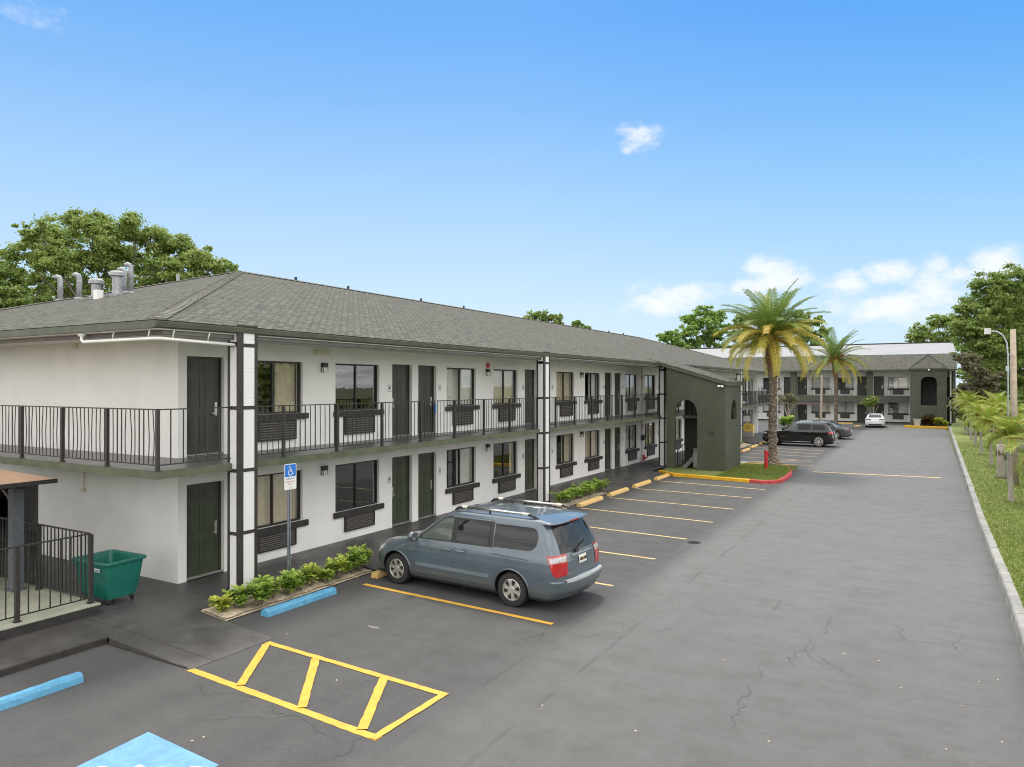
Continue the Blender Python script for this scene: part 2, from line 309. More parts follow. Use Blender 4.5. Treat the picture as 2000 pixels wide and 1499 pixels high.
def palmtrunk():
    m = MT('palm_trunk'); o = m.obj(); sp = m.n('ShaderNodeSeparateXYZ'); m.l(o, sp.inputs[0])
    mp = m.n('ShaderNodeMapping'); mp.inputs['Scale'].default_value = (3, 3, 6); m.l(o, mp.inputs[0])
    v = m.n('ShaderNodeTexVoronoi'); v.inputs['Scale'].default_value = 2.2; m.l(mp.outputs[0], v.inputs['Vector'])
    c = m.mix(m.mr(v.outputs['Distance'], .1, .6), (.34, .29, .23), (.12, .09, .07))
    c = m.mix(m.mr(sp.outputs[2], 4.3, 5.8), c, m.mix(m.mr(m.noise(mp.outputs[0], 3, 4), .3, .7), (.30, .15, .07), (.12, .06, .035)))
    m.l(c, m.b.inputs['Base Color']); m.set(Roughness=.95); m.bump(v.outputs['Distance'], 1, .05); return m.m
MAT['palm_trunk'] = palmtrunk()
def grass():
    m = MT('lawn'); o = m.obj(); a = m.noise(o, .6, 6, .65); b = m.noise(o, 18, 4, .7)
    c = m.mix(m.mr(a, .3, .7), (.17, .22, .045), (.27, .285, .09)); c = m.mix(m.mr(b, .35, .7, 0, .6), c, (.07, .13, .02))
    c = m.mix(m.mr(m.noise(o, 1.9, 5), .6, .75, 0, .5), c, (.30, .27, .12))
    m.l(c, m.b.inputs['Base Color']); m.set(Roughness=.9); m.bump(b, 1, .06); return m.m
MAT['grass'] = grass()
MAT['earth'] = pm('distant_ground', (.10, .12, .05), .95, var=.3, vs=.1)

# ------------------------------------------------------------------ mesh helpers
class MB:
    def __init__(s): s.v = []; s.f = []; s.uv = None; s.mi = []
    def add(s, vs, fs, mi=0):
        k = len(s.v); s.v += [tuple(x) for x in vs]; s.f += [tuple(i+k for i in f) for f in fs]; s.mi += [mi]*len(fs); return s
    def box(s, x0, x1, y0, y1, z0, z1, mi=0):
        if x0 > x1: x0, x1 = x1, x0
        if y0 > y1: y0, y1 = y1, y0
        if z0 > z1: z0, z1 = z1, z0
        return s.add([(x0,y0,z0),(x1,y0,z0),(x1,y1,z0),(x0,y1,z0),(x0,y0,z1),(x1,y0,z1),(x1,y1,z1),(x0,y1,z1)],
              [(0,3,2,1),(4,5,6,7),(0,1,5,4),(1,2,6,5),(2,3,7,6),(3,0,4,7)], mi)
    def poly(s, pts): return s.add(pts, [tuple(range(len(pts)))])
    def prism(s, pts, d, mi=0):
        """closed polygon pts (3D, planar) extruded by vector d"""
        n = len(pts); d = Vector(d); a = [Vector(p) for p in pts]; b = [p + d for p in a]
        nrm = Vector((0,0,0))
        for i in range(n): nrm += a[i].cross(a[(i+1) % n])
        fl = nrm.dot(d) > 0
        F = [tuple(range(n))[::-1] if fl else tuple(range(n)), tuple(range(n, 2*n)) if fl else tuple(range(n, 2*n))[::-1]]
        for i in range(n):
            j = (i+1) % n; F.append((i, j, j+n, i+n) if fl else (j, i, i+n, j+n))
        return s.add(a+b, F, mi)
    def tube(s, path, r, n=8, cap=True, mi=0):
        path = [Vector(p) for p in path]; rs = r if isinstance(r, (list, tuple)) else [r]*len(path)
        vs = []; fs = []; up = None
        for i, p in enumerate(path):
            t = (path[min(i+1, len(path)-1)] - path[max(i-1, 0)]).normalized()
            if up is None: up = Vector((0,0,1)) if abs(t.z) < .9 else Vector((1,0,0))
            a = t.cross(up).normalized(); b = a.cross(t).normalized(); up = b
            for k in range(n): vs.append(p + (a*math.cos(2*PI*k/n) + b*math.sin(2*PI*k/n))*rs[i])
        for i in range(len(path)-1):
            for k in range(n): fs.append((i*n+k, i*n+(k+1) % n, (i+1)*n+(k+1) % n, (i+1)*n+k))
        if cap: fs += [tuple(range(n))[::-1], tuple(range((len(path)-1)*n, len(path)*n))]
        return s.add(vs, fs, mi)
    def lathe(s, prof, c=(0,0,0), axis='z', n=20, mi=0):
        vs = []; fs = []
        for r, h in prof:
            for k in range(n):
                a = 2*PI*k/n; x, y = r*math.cos(a), r*math.sin(a)
                p = {'z': (x, y, h), 'y': (x, h, y), 'x': (h, x, y)}[axis]; vs.append((p[0]+c[0], p[1]+c[1], p[2]+c[2]))
        m_ = len(prof)
        for i in range(m_-1):
            for k in range(n): fs.append((i*n+k, i*n+(k+1) % n, (i+1)*n+(k+1) % n, (i+1)*n+k))
        fs += [tuple(range(n))[::-1], tuple(range((m_-1)*n, m_*n))]
        return s.add(vs, fs, mi)
    def grid(s, fn, nu, nv, mi=0):
        vs = [fn(i/nu, j/nv) for i in range(nu+1) for j in range(nv+1)]
        return s.add(vs, [(i*(nv+1)+j, (i+1)*(nv+1)+j, (i+1)*(nv+1)+j+1, i*(nv+1)+j+1) for i in range(nu) for j in range(nv)], mi)
    def build(s, name, m, parent=None, org=None, smooth=False, kind=None, uvs=None):
        if org is None:
            if parent is not None: org = parent.get('_org', (0,0,0))
            else:
                a = np.array(s.v); lo, hi = a.min(0), a.max(0); org = ((lo[0]+hi[0])/2, (lo[1]+hi[1])/2, lo[2])
        me = bpy.data.meshes.new(name)
        me.from_pydata([(x-org[0], y-org[1], z-org[2]) for x, y, z in s.v], [], s.f)
        for mm in (m if isinstance(m, (list, tuple)) else [m]): me.materials.append(MAT[mm] if isinstance(mm, str) else mm)
        if any(s.mi): me.polygons.foreach_set('material_index', s.mi)
        if uvs is not None:
            ul = me.uv_layers.new(name='UVMap')
            for p in me.polygons:
                for li in p.loop_indices: ul.data[li].uv = uvs(s.v[me.loops[li].vertex_index], p.index)
        if smooth: me.polygons.foreach_set('use_smooth', [True]*len(me.polygons))
        me.update()
        o = bpy.data.objects.new(name, me); C.objects.link(o)
        if parent is not None: o.parent = parent
        else: o.location = org
        if kind: o['kind'] = kind
        return o
def recalc(o):
    bm = bmesh.new(); bm.from_mesh(o.data); bmesh.ops.recalc_face_normals(bm, faces=bm.faces); bm.to_mesh(o.data); bm.free()
def tag(o, label, cat, group=None):
    o['label'] = label; o['category'] = cat
    if group: o['group'] = group
    return o
def thing(name, label, cat, loc=(0,0,0), rotz=0, group=None, world=False):
    """Empty at the base; with world=True its parts are written in world coordinates"""
    o = bpy.data.objects.new(name, None); C.objects.link(o); o.location = loc; o.rotation_euler = (0,0,rotz); o.empty_display_size = .2
    if world: o['_org'] = tuple(loc)
    return tag(o, label, cat, group)
def copy_tree(o, loc=None, rotz=None, scale=None, label=None, parent=None):
    c = o.copy(); C.objects.link(c); c.parent = parent
    if loc is not None: c.location = loc
    if rotz is not None: c.rotation_euler = (0,0,rotz)
    if scale is not None: c.scale = (scale,)*3
    if label: c['label'] = label
    for ch in [x for x in bpy.data.objects if x.parent == o]: copy_tree(ch, parent=c)
    return c
def struct(name, mb, m, **k): return mb.build(name, m, kind='structure', **k)
def clean():
    for o in bpy.data.objects:
        if '_org' in o: del o['_org']
def text(name, body, m, size, loc, axes, parent=None, ext=.002, org=(0,0,0)):
    cu = bpy.data.curves.new(name, 'FONT'); cu.body = body; cu.size = size; cu.extrude = ext; cu.align_x = 'CENTER'; cu.align_y = 'CENTER'
    t = bpy.data.objects.new(name, cu); C.objects.link(t); bpy.context.view_layer.update()
    me = bpy.data.meshes.new_from_object(t.evaluated_get(bpy.context.evaluated_depsgraph_get())); bpy.data.objects.remove(t)
    X, Y = Vector(axes[0]).normalized(), Vector(axes[1]).normalized(); Z = X.cross(Y)
    L = Vector(loc) - Vector(org)
    me.transform(Matrix(((X.x, Y.x, Z.x, L.x), (X.y, Y.y, Z.y, L.y), (X.z, Y.z, Z.z, L.z), (0,0,0,1))))
    me.materials.clear(); me.materials.append(MAT[m]); me.name = name
    o = bpy.data.objects.new(name, me); C.objects.link(o); o.parent = parent; return o

# wall with rectangular openings; plane 'x' (runs along y) or 'y' (runs along x). c = outer coordinate, back = inner coordinate
def wall_grid(mb, axis, c, back, a0, a1, z0, z1, holes):
    A = sorted({a0, a1, *[h[0] for h in holes], *[h[1] for h in holes]}); Z = sorted({z0, z1, *[h[2] for h in holes], *[h[3] for h in holes]})
    solid = {}
    for i in range(len(A)-1):
        for j in range(len(Z)-1):
            ca, cz = (A[i]+A[i+1])/2, (Z[j]+Z[j+1])/2
            solid[i,j] = not any(h[0] < ca < h[1] and h[2] < cz < h[3] for h in holes)
    P3 = (lambda a, z, d: (d, a, z)) if axis == 'x' else (lambda a, z, d: (a, d, z))
    for (i, j), s_ in solid.items():
        if not s_: continue
        a, b, p, q = A[i], A[i+1], Z[j], Z[j+1]
        mb.add([P3(a,p,c), P3(b,p,c), P3(b,q,c), P3(a,q,c)], [(0,1,2,3)])
        mb.add([P3(a,p,back), P3(b,p,back), P3(b,q,back), P3(a,q,back)], [(3,2,1,0)])
        for di, dj, e in ((-1,0,((a,p),(a,q))), (1,0,((b,p),(b,q))), (0,-1,((a,p),(b,p))), (0,1,((a,q),(b,q)))):
            if not solid.get((i+di, j+dj), False):
                (e0, e1) = e; mb.add([P3(*e0, c), P3(*e1, c), P3(*e1, back), P3(*e0, back)], [(0,1,2,3)])
    return mb

# ------------------------------------------------------------------ ground, lot, lawns
g = MB(); g.add([(-900,-900,-.03),(900,-900,-.03),(900,1500,-.03),(-900,1500,-.03)], [(0,1,2,3)]); struct('ground', g, 'earth', org=(0,0,-.03))
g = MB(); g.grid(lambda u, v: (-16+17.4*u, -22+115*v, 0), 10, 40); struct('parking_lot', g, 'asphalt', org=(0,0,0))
WX = -13.93                                   # front wall face of the long wing
g = MB()
g.poly([(-34,4.9,.1),(-12.03,4.9,.1),(-12.03,7.12,.1),(-11.95,7.12,.1),(-11.95,92.9,.1),(-34,92.9,.1)])
g.poly([(-34,-6,.1),(-12.02,-6,.1),(-12.02,4.9,.1),(-34,4.9,.1)])
struct('walkway', g, 'walk', org=(0,0,0))
g = MB(); g.poly([(-11.95,7.12,.1),(-11.95,8.82,.1),(-9.75,8.7,.006),(-9.78,7.1,.006)]); g.poly([(-11.95,7.12,.1),(-9.78,7.1,.006),(-11.95,7.12,0)])
a = [(8.82,.1,.008), (8.9,.1,.008), (34.4,.1,.008)]
for y0, y1 in ((8.82,8.84),(13.05,22.9),(27.2,34.5),(40.6,46.5),(55.5,88)):
    g.poly([(-11.95,y0,.1),(-11.2,y0,.008),(-11.2,y1,.008),(-11.95,y1,.1)])
struct('concrete_apron', g, 'walk', org=(0,0,0))
g = MB(); g.box(-12.03,-11.99,-6,7.12,-.01,.097); g.box(-12.03,-9.9,7.085,7.12,0,.02); struct('walkway_kerb', g, 'dark_trim')
def bed(name, y0, y1, xo=-11.2):
    m = MB(); m.poly([(-12.0,y0-.02,.088),(xo,y0-.1,.02),(xo,y1-.1,.02),(-12.0,y1+.1,.088)])
    m.grid(lambda u, v: (-11.9+.64*u+.03*math.sin(v*40), y0+.02+(y1-y0-.1)*v, .12-.07*u+.03*math.sin(v*23)*math.sin(u*PI)), 6, 30)
    return struct(name, m, 'sand', smooth=False)
bed('planting_bed', 8.85, 13.0); bed('planting_bed', 23.1, 27.1); bed('planting_bed', 46.8, 54.8)
# right-hand lawn and kerb
cl = [(1.27,-22),(1.27,13.7),(1.31,17),(1.29,25.8),(1.42,46.6),(1.66,84.5)]
def kx(y):
    for (a, b), (c, d) in zip(cl, cl[1:]):
        if b <= y <= d: return a + (c-a)*(y-b)/(d-b)
    return 1.66
g = MB(); n = 120
g.grid(lambda u, v: (kx(-22+106.5*v)+.17+u*(45-kx(-22+106.5*v)), -22+106.5*v, .24 + .12*math.sin(v*30)*u*(1-u) - .0*u), 24, 90); g.poly([(1.8,84.5,.24),(46,84.5,.24),(46,130,.24),(4,130,.24)])
struct('lawn', g, 'grass', org=(0,0,.24))
g = MB(); yy = [-22 + 1.22*i for i in range(88)]
for i, y in enumerate(yy):
    y1 = min(y+1.205, 84.5); a, b = kx(y), kx(y1); j = random.uniform(-.008, .008); h = .25 + random.uniform(-.006, .006)
    g.prism([(a+j,y,-.01),(b+j,y1,-.01),(b+j+.03,y1,h-.02),(a+j+.03,y,h-.02)], (.18,0,0)) if False else None
    vs = [(a+j,y,-.01),(a+j+.015,y,h-.03),(a+j+.04,y,h),(a+j+.19,y,h),(a+j+.19,y,-.01),(b+j,y1,-.01),(b+j+.015,y1,h-.03),(b+j+.04,y1,h),(b+j+.19,y1,h),(b+j+.19,y1,-.01)]
    g.add(vs, [(0,1,2,3,4),(9,8,7,6,5),(0,5,6,1),(1,6,7,2),(2,7,8,3),(3,8,9,4)])
o = struct('lawn_kerb', g, 'kerb'); recalc(o)
# island beside the stair tower: kerb path, yellow then red
isl = [(-11.65,34.6),(-10.6,33.75),(-9.0,33.55),(-6.98,33.25)]; isr = [(-6.98,33.25),(-6.4,33.15),(-5.98,33.4),(-5.72,34.0),(-5.68,35.2),(-5.72,36.6),(-5.88,37.9),(-6.2,39.3),(-6.5,40.1)]; ise = [(-6.5,40.1),(-9.0,40.5),(-11.3,40.6)]
def kerb(name, pts, m, h=.15, wd=.15):
    mb = MB(); P2 = [Vector((x, y, 0)) for x, y in pts]; L = []; R = []
    for i, p in enumerate(P2):
        t = (P2[min(i+1,len(P2)-1)] - P2[max(i-1,0)]).normalized(); nn = Vector((-t.y, t.x, 0)); L.append(p); R.append(p + nn*wd)
    for i in range(len(P2)-1):
        a, b, c, d = L[i], L[i+1], R[i+1], R[i]; z = Vector((0,0,h)); q = Vector((0,0,h-.025)); ii = (R[i]-L[i]).normalized()*.02; jj = (R[i+1]-L[i+1]).normalized()*.02
        mb.add([a, b, b+q, a+q, b+z+jj, a+z+ii, c+z, d+z, c, d], [(0,1,2,3),(3,2,4,5),(5,4,6,7),(7,6,8,9)])
    for i, flip in ((0, 0), (len(P2)-1, 1)): mb.poly([L[i], L[i]+Vector((0,0,h-.01)), R[i]+Vector((0,0,h-.01)), R[i]])
    return struct(name, mb, m)
kerb('yellow_kerb', isl, 'yellow'); kerb('red_kerb', isr, 'red'); kerb('yellow_kerb', ise, 'yellow')
g = MB(); g.poly([(x, y, .13) for x, y in [(-11.6,34.66),(-10.6,33.82),(-9,33.62),(-6.98,33.32),(-6.4,33.25),(-6.05,33.5),(-5.8,34.1),(-5.75,35.2),(-5.8,36.6),(-5.95,37.9),(-6.25,39.2),(-6.6,40.02),(-9,40.4),(-11.6,40.5)]])
struct('island_lawn', g, 'grass', org=(0,0,0))
kerb('yellow_kerb', [(-2.3,85.6),(-1.6,84.7),(1.6,84.5)], 'yellow', h=.22)
g = MB(); g.poly([(-1.9,85.5,.1),(-1.5,84.85,.1),(1.65,84.65,.1),(1.7,87,.1),(-1.9,87,.1)]); struct('planting_bed', g, 'sand')

# ------------------------------------------------------------------ road paint
def stripe(name, a, b, wd, m, z=.004, rag=.004):
    a, b = Vector((*a, z)), Vector((*b, z)); t = (b-a).normalized(); nn = Vector((-t.y, t.x, 0)); L = (b-a).length; k = max(2, int(L/.12)); mb = MB()
    vs = []
    for i in range(k+1):
        p = a + t*L*i/k; r1, r2 = RNG.normal(0, rag, 2); vs += [p + nn*(wd/2+r1), p - nn*(wd/2+r2)]
    mb.add(vs, [(2*i, 2*i+1, 2*i+3, 2*i+2) for i in range(k)])
    return struct(name, mb, m, org=(0,0,0))
LR = [(11.76,12.05),(14.66,14.9),(17.44,17.65),(20.15,20.5),(23.04,23.36),(25.84,26.1),(28.78,28.97),(31.34,31.8)]
for i, (yr, yl) in enumerate(LR): stripe('stall_line', (-5.95, yr), (-10.72, yl), .115 if i == 0 else .10, 'yellow_line' if i == 0 else 'pale_line')
Hn = [((-9.8,7.1),(-5.87,6.87)), ((-9.72,8.5),(-5.85,8.3))]
for a, b in [Hn[0]]: stripe('hatch_line', a, b, .125, 'yellow_line')
stripe('hatch_line', (-9.70,8.49), (-5.9,8.31), .11, 'yellow_line', z=.008)
stripe('hatch_line', (-5.92,8.36), (-5.93,6.82), .11, 'yellow_line', z=.012)
for a, b in [((-9.63,8.42),(-8.64,7.08)), ((-8.45,8.37),(-7.32,7.0)), ((-7.0,8.30),(-6.2,6.94))]: stripe('hatch_line', a, b, .13, 'yellow_line', z=.016)
for a, b in [((-6.06,51.9),(-10.9,52.4)), ((-5.93,49.5),(-10.8,49.9)), ((-5.86,47.3),(-10.6,47.7)), ((-5.9,44.6),(-10.4,45.1))]: stripe('stall_line', a, b, .1, 'pale_line', rag=.012)
for y in (55,58,61,64,67,70): stripe('stall_line', (-6, y), (-10.8, y+.3), .1, 'pale_line', rag=.01)
stripe('stall_line', (-5.7,43.9), (-9.3,42.4), .11, 'pale_line'); stripe('stall_line', (-5.5,42.2), (-9.6,41.0), .11, 'yellow_line', rag=.012); stripe('stall_line', (-8.6,41.6), (-6.5,44.8), .11, 'pale_line')
stripe('stop_line', (-5.08,39.04), (.47,39.5), .24, 'pale_line', rag=.015)
g = MB(); g.poly([(-10.3,41.3,.005),(-8.95,41.25,.005),(-8.95,42.3,.005),(-10.3,42.4,.005)]); struct('painted_square', g, 'blue_mark')
g = MB(); g.poly([(-8.49,5.56,.004),(-8.38,4.1,.004),(-6.93,4.0,.004),(-7.05,5.48,.004)]); struct('painted_square', g, 'blue_mark', org=(0,0,0))
def wheelchair(mb, T, t=.07):
    """access symbol in a 0..1 square; T maps (u, v) to a 3D point"""
    def path(pts, wd):
        for (a, b), (c, d) in zip(pts, pts[1:]):
            L = math.hypot(c-a, d-b) or 1; nx, ny = -(d-b)/L*wd/2, (c-a)/L*wd/2
            mb.poly([T(a+nx,b+ny), T(c+nx,d+ny), T(c-nx,d-ny), T(a-nx,b-ny)])
    k = 14; mb.poly([T(.40+.085*math.cos(2*PI*i/k), .88+.085*math.sin(2*PI*i/k)) for i in range(k)])
    path([(.42,.77),(.45,.44)], .1); path([(.43,.62),(.66,.62)], t); path([(.44,.46),(.68,.46),(.80,.16),(.90,.2)], t)
    path([(.46+.27*math.cos(math.radians(a)), .33+.27*math.sin(math.radians(a))) for a in range(125, 356, 12)], t)
g = MB(); wheelchair(g, lambda u, v: (-6.98-1.28*v, 4.2+1.25*u, .010), .1); struct('painted_symbol', g, 'white', org=(0,0,0))
def crackline(pts, wd=.010, jag=.16):
    mb = MB(); P2 = [Vector((x, y)) for x, y in pts]
    for lev in range(5):
        Q = [P2[0]]
        for a, b in zip(P2, P2[1:]):
            d = b-a; Q += [(a+b)/2 + Vector((-d.y, d.x))*random.gauss(0, jag), b]
        P2 = Q
    n = len(P2); fade = lambda i: min(1, 4*min(i, n-1-i)/n+.15); L = []; Rr = []
    for i, p in enumerate(P2):
        d = (P2[min(i+1,n-1)]-P2[max(i-1,0)]).normalized(); q = wd*random.uniform(.25,1)*fade(i)/2; L.append((p.x-d.y*q, p.y+d.x*q, .003)); Rr.append((p.x+d.y*q, p.y-d.x*q, .003))
    mb.add(L+Rr, [(i, i+1, n+i+1, n+i) for i in range(n-1)])
    struct('asphalt_crack', mb, 'crack_fill', org=(0,0,0))
MAT['crack_fill'] = pm('crack_fill', (.05, .049, .047), .9)
def gpt(u, v):
    d = at(u, v, 1) - Vector((0,0,4.35)); t = -4.35/d.z; return (d.x*t, d.y*t)
for px in ([(1618,1195),(1610,1230),(1600,1240)], [(1578,1240),(1548,1275),(1540,1290),(1552,1305)], [(1590,1255),(1578,1278),(1586,1290)], [(1470,1330),(1462,1358),(1440,1385),(1425,1425)], [(1484,1308),(1482,1322)],
           [(1725,1215),(1760,1240),(1785,1270)], [(1500,1178),(1560,1190),(1632,1198)], [(740,1425),(690,1460),(640,1485)], [(365,1330),(480,1360),(610,1415),(700,1445)], [(1280,1240),(1300,1225),(1320,1230)], [(1020,1260),(1060,1235),(1090,1262)]):
    crackline([gpt(*p) for p in px])
def stain(cx_, cy_, rx_, ry_, m_, z=.0025):
    k = 26; mb = MB(); mb.poly([(cx_+rx_*math.cos(2*PI*i/k)*random.uniform(.75,1.15), cy_+ry_*math.sin(2*PI*i/k)*random.uniform(.75,1.15), z) for i in range(k)]); struct('asphalt_stain', mb, m_, org=(0,0,0))
MAT['stain_dark'] = pm('oil_stain', (.055,.054,.053), .5, var=.3, vs=8); MAT['stain_pale'] = pm('pale_scuff', (.17,.165,.155), .9, var=.3, vs=9)
for y in (16.0, 18.9, 21.7, 24.5, 27.4, 30.1): stain(-9.7+random.uniform(-.3,.3), y, .14, .11, 'stain_dark'); stain(-7.9+random.uniform(-.6,.6), y+random.uniform(-.4,.4), .07, .06, 'stain_dark')
stain(-6.6, 43.2, 1.1, .35, 'stain_dark'); stain(*gpt(730,1225), .16, .05, 'stain_pale'); stain(-9.2, 11.0, .10, .08, 'stain_dark'); stain(-8.1, 9.9, .06, .05, 'stain_dark')
DB = [gpt(u, v) for u, v in [(1913,1333),(1882,1380),(1957,1452),(1850,1466),(1714,1292),(1646,1278),(660,1330),(395,1440),(372,1448),(1060,1380),(1240,1430),(1410,1290),(560,1240),(1500,1450),(1760,1345),(905,1150),(1320,1180),(1950,1330)]]
mb = MB()
for i, (x, y) in enumerate(DB): a = random.uniform(0,3); mb.prism([(x,y,.002),(x+.05*math.cos(a),y+.05*math.sin(a),.002),(x+.03*math.cos(a+1),y+.03*math.sin(a+1),.002)], (0,0,.008))
struct('leaf_litter', mb, 'sand', org=(0,0,0))
m = MB(); m.lathe([(.17,0),(.19,.004),(.19,.007),(.0,.007)], (-5.65,19.82,.0)); m.lathe([(.15,.007),(.15,.012),(.0,.012)], (-5.65,19.82,0))
for k in range(4): m.box(-5.77,-5.53,19.73+.05*k,19.75+.05*k,.012,.018)
tag(m.build('drain_cover', 'rubber', smooth=False), 'round black iron drain cover set in the asphalt', 'drain cover')

# ------------------------------------------------------------------ parts shared by the two wings
def frame_door(parent, y, z, wd=.9, ht=2.05, axis='x', c=WX-.13, m='door_green', handle=True, hs=1):
    """six-panel door in a wall plane, y = centre along the wall"""
    def B(mb, a0, a1, d0, d1, z0, z1):
        mb.box(c+d0, c+d1, a0, a1, z0, z1) if axis == 'x' else mb.box(a0, a1, c-d1, c-d0, z0, z1)
    d = MB(); B(d, y-wd/2, y+wd/2, -.04, 0, z+.02, z+ht)
    for (a0, a1) in ((-.36,-.05),(.05,.36)):
        for (p, q) in ((.08,.30),(.36,.62),(.70,.93)) if False else ((.10,.40),(.46,.80),(.85,.96)):
            s = wd/.9
            for e in ((a0*s, a1*s, p*ht, p*ht+.018), (a0*s, a1*s, q*ht-.018, q*ht), (a0*s, a0*s+.018, p*ht+.018, q*ht-.018), (a1*s-.018, a1*s, p*ht+.018, q*ht-.018)):
                B(d, y+e[0], y+e[1], 0, .008, z+e[2], z+e[3])
            B(d, y+a0*s+.05, y+a1*s-.05, 0, .006, z+p*ht+.05, z+q*ht-.05)
    o = d.build('door', m, parent)
    j = MB(); B(j, y-wd/2-.045, y-wd/2-.001, -.06, .03, z, z+ht+.04); B(j, y+wd/2+.001, y+wd/2+.045, -.06, .03, z, z+ht+.04); B(j, y-wd/2-.001, y+wd/2+.001, -.06, .03, z+ht+.002, z+ht+.04)
    q = j.build('door_frame', m, o, org=parent['_org'])
    s_ = MB(); B(s_, y-wd/2-.04, y+wd/2+.04, .0, .125, z-.0, z+.025); s_.build('threshold', 'kerb', o, org=parent['_org'])
    if handle:
        h = MB(); hy = y + hs*(wd/2-.10); B(h, hy-.035, hy+.035, .002, .03, z+.86, z+1.16); B(h, hy-.10*hs-.02, hy+.0, .03, .055, z+.90, z+.925)
        h.build('handle', 'chrome', o, org=parent['_org'])
    return o
def curtain_mesh(mb, a0, a1, z0, z1, d, axis='x', amp=.03):
    n_ = max(8, int((a1-a0)/.03))
    ph = random.uniform(0, 6)
    def fn(u, v):
        a = a0+(a1-a0)*u; x = d + amp*math.sin(a*48+ph+.8*math.sin(a*11)) * (.6+.4*v)
        return (x, a, z0+(z1-z0)*v) if axis == 'x' else (a, x, z0+(z1-z0)*v)
    mb.grid(fn, n_, 3)
def window(parent, a0, a1, z0, z1, curt, axis='x', c=WX, sill=True, mull=.5, detail=True):
    s = 1 if axis == 'x' else -1                       # outward direction
    def B(mb, p, q, d0, d1, r, t):
        mb.box(c+d0, c+d1, p, q, r, t) if axis == 'x' else mb.box(p, q, c-d0, c-d1, r, t)
    f = MB(); e = .045
    B(f, a0, a0+e, -.16, -.08, z0, z1); B(f, a1-e, a1, -.16, -.08, z0, z1); B(f, a0+e, a1-e, -.16, -.08, z0, z0+e); B(f, a0+e, a1-e, -.16, -.08, z1-e, z1)
    mm = a0+(a1-a0)*mull; B(f, mm-.025, mm+.025, -.15, -.09, z0+e, z1-e)
    o = f.build('window', 'frame', parent)
    p = MB()
    for (q0, q1, dd) in ((a0+e, mm-.025, -.122), (mm+.025, a1-e, -.112)):
        p.poly([(c+dd, q0, z0+e), (c+dd, q1, z0+e), (c+dd, q1, z1-e), (c+dd, q0, z1-e)] if axis == 'x' else [(q0, c-dd, z0+e), (q1, c-dd, z0+e), (q1, c-dd, z1-e), (q0, c-dd, z1-e)])
    p.build('pane', 'glass', o, org=parent['_org'])
    if sill:
        q = MB(); B(q, a0-.08, a1+.14, -.16, .075, z0-.15, z0-.002); q.build('sill', 'dark_trim', o, org=parent['_org'])
    for (u0, u1, mt) in curt:
        k = MB(); curtain_mesh(k, a0+.03+(a1-a0-.06)*u0, a0+.03+(a1-a0-.06)*u1, z0+.02, z1-.02, c-.24*s, axis); k.build('curtain', mt, o, org=parent['_org'], smooth=True)
    return o
def aircon(parent, a0, a1, z0, z1, axis='x', c=WX, slats=7):
    def B(mb, p, q, d0, d1, r, t):
        mb.box(c+d0, c+d1, p, q, r, t) if axis == 'x' else mb.box(p, q, c-d0, c-d1, r, t)
    f = MB(); e = .035
    B(f, a0, a0+e, -.1, .075, z0, z1); B(f, a1-e, a1, -.1, .075, z0, z1); B(f, a0+e, a1-e, -.1, .075, z0, z0+e); B(f, a0+e, a1-e, -.1, .075, z1-e, z1); B(f, a0+e, a1-e, -.1, .03, z0+e, z1-e)
    o = f.build('air_conditioner', 'black_metal', parent)
    l = MB(); h = (z1-z0-2*e)/slats
    for i in range(slats): B(l, a0+e, a1-e, .035, .062, z0+e+i*h+h*.12, z0+e+i*h+h*.55)
    l.build('grille', 'grille_metal', o, org=parent['_org'])
MAT['grille_metal'] = pm('grille_metal', (.14, .13, .125), .45, var=.2, vs=20)
def railing(parent, p0, p1, zb, zt, posts, step=.15, bend=0., name='railing', pw=.03, drop=.12):
    p0, p1 = Vector((*p0,0)), Vector((*p1,0)); L = (p1-p0).length; t = (p1-p0)/L
    horiz = abs(t.x) > abs(t.y)
    r = MB()
    def bar(a, b, z0, z1, hw):
        q0, q1 = p0+t*a, p0+t*b
        if horiz: r.box(q0.x, q1.x, q0.y-hw, q0.y+hw, z0, z1)
        else: r.box(q0.x-hw, q0.x+hw, q0.y, q1.y, z0, z1)
    bar(0, L, zt-.022, zt, .022); bar(0, L, zb+.09, zb+.11, .012)
    n_ = int(L/step)
    for i in range(1, n_):
        a = L*i/n_
        if any(abs(a-q) < .05 for q in posts): continue
        q = p0+t*a; k = random.uniform(-1,1)*bend if random.random() < .6 else 0
        if k: r.tube([(q.x,q.y,zb+.11), (q.x+t.x*k*.7,q.y+t.y*k*.7,zb+.35), (q.x+t.x*k,q.y+t.y*k,zb+.62), (q.x+t.x*k*.5,q.y+t.y*k*.5,zb+.85), (q.x,q.y,zt-.022)], .010, 5, cap=False)
        else: r.box(q.x-.009, q.x+.009, q.y-.009, q.y+.009, zb+.11, zt-.022)
    o = r.build(name, 'black_metal', parent)
    for a in posts:
        q = p0+t*a; m = MB(); m.box(q.x-pw, q.x+pw, q.y-pw, q.y+pw, zb-drop*0, zt-.024); m.box(q.x-pw*1.6, q.x+pw*1.6, q.y-pw*1.6, q.y+pw*1.6, zb, zb+.012)
        m.build('post', 'black_metal', o, org=parent['_org'])
    return o
def wall_lamp(parent, y, z, axis='x', c=WX):
    m = MB()
    if axis == 'x': m.box(c, c+.10, y-.085, y+.085, z+.13, z+.25); m.box(c, c+.02, y-.085, y+.085, z, z+.13); m.box(c+.09, c+.10, y-.085, y-.075, z, z+.13); m.box(c+.09,c+.10, y+.075,y+.085, z, z+.13)
    o = m.build('wall_lamp', 'black_metal', parent); l = MB(); l.box(c+.02, c+.09, y-.072, y+.072, z+.005, z+.13); l.build('lamp_glass', 'lens', o, org=parent['_org'])
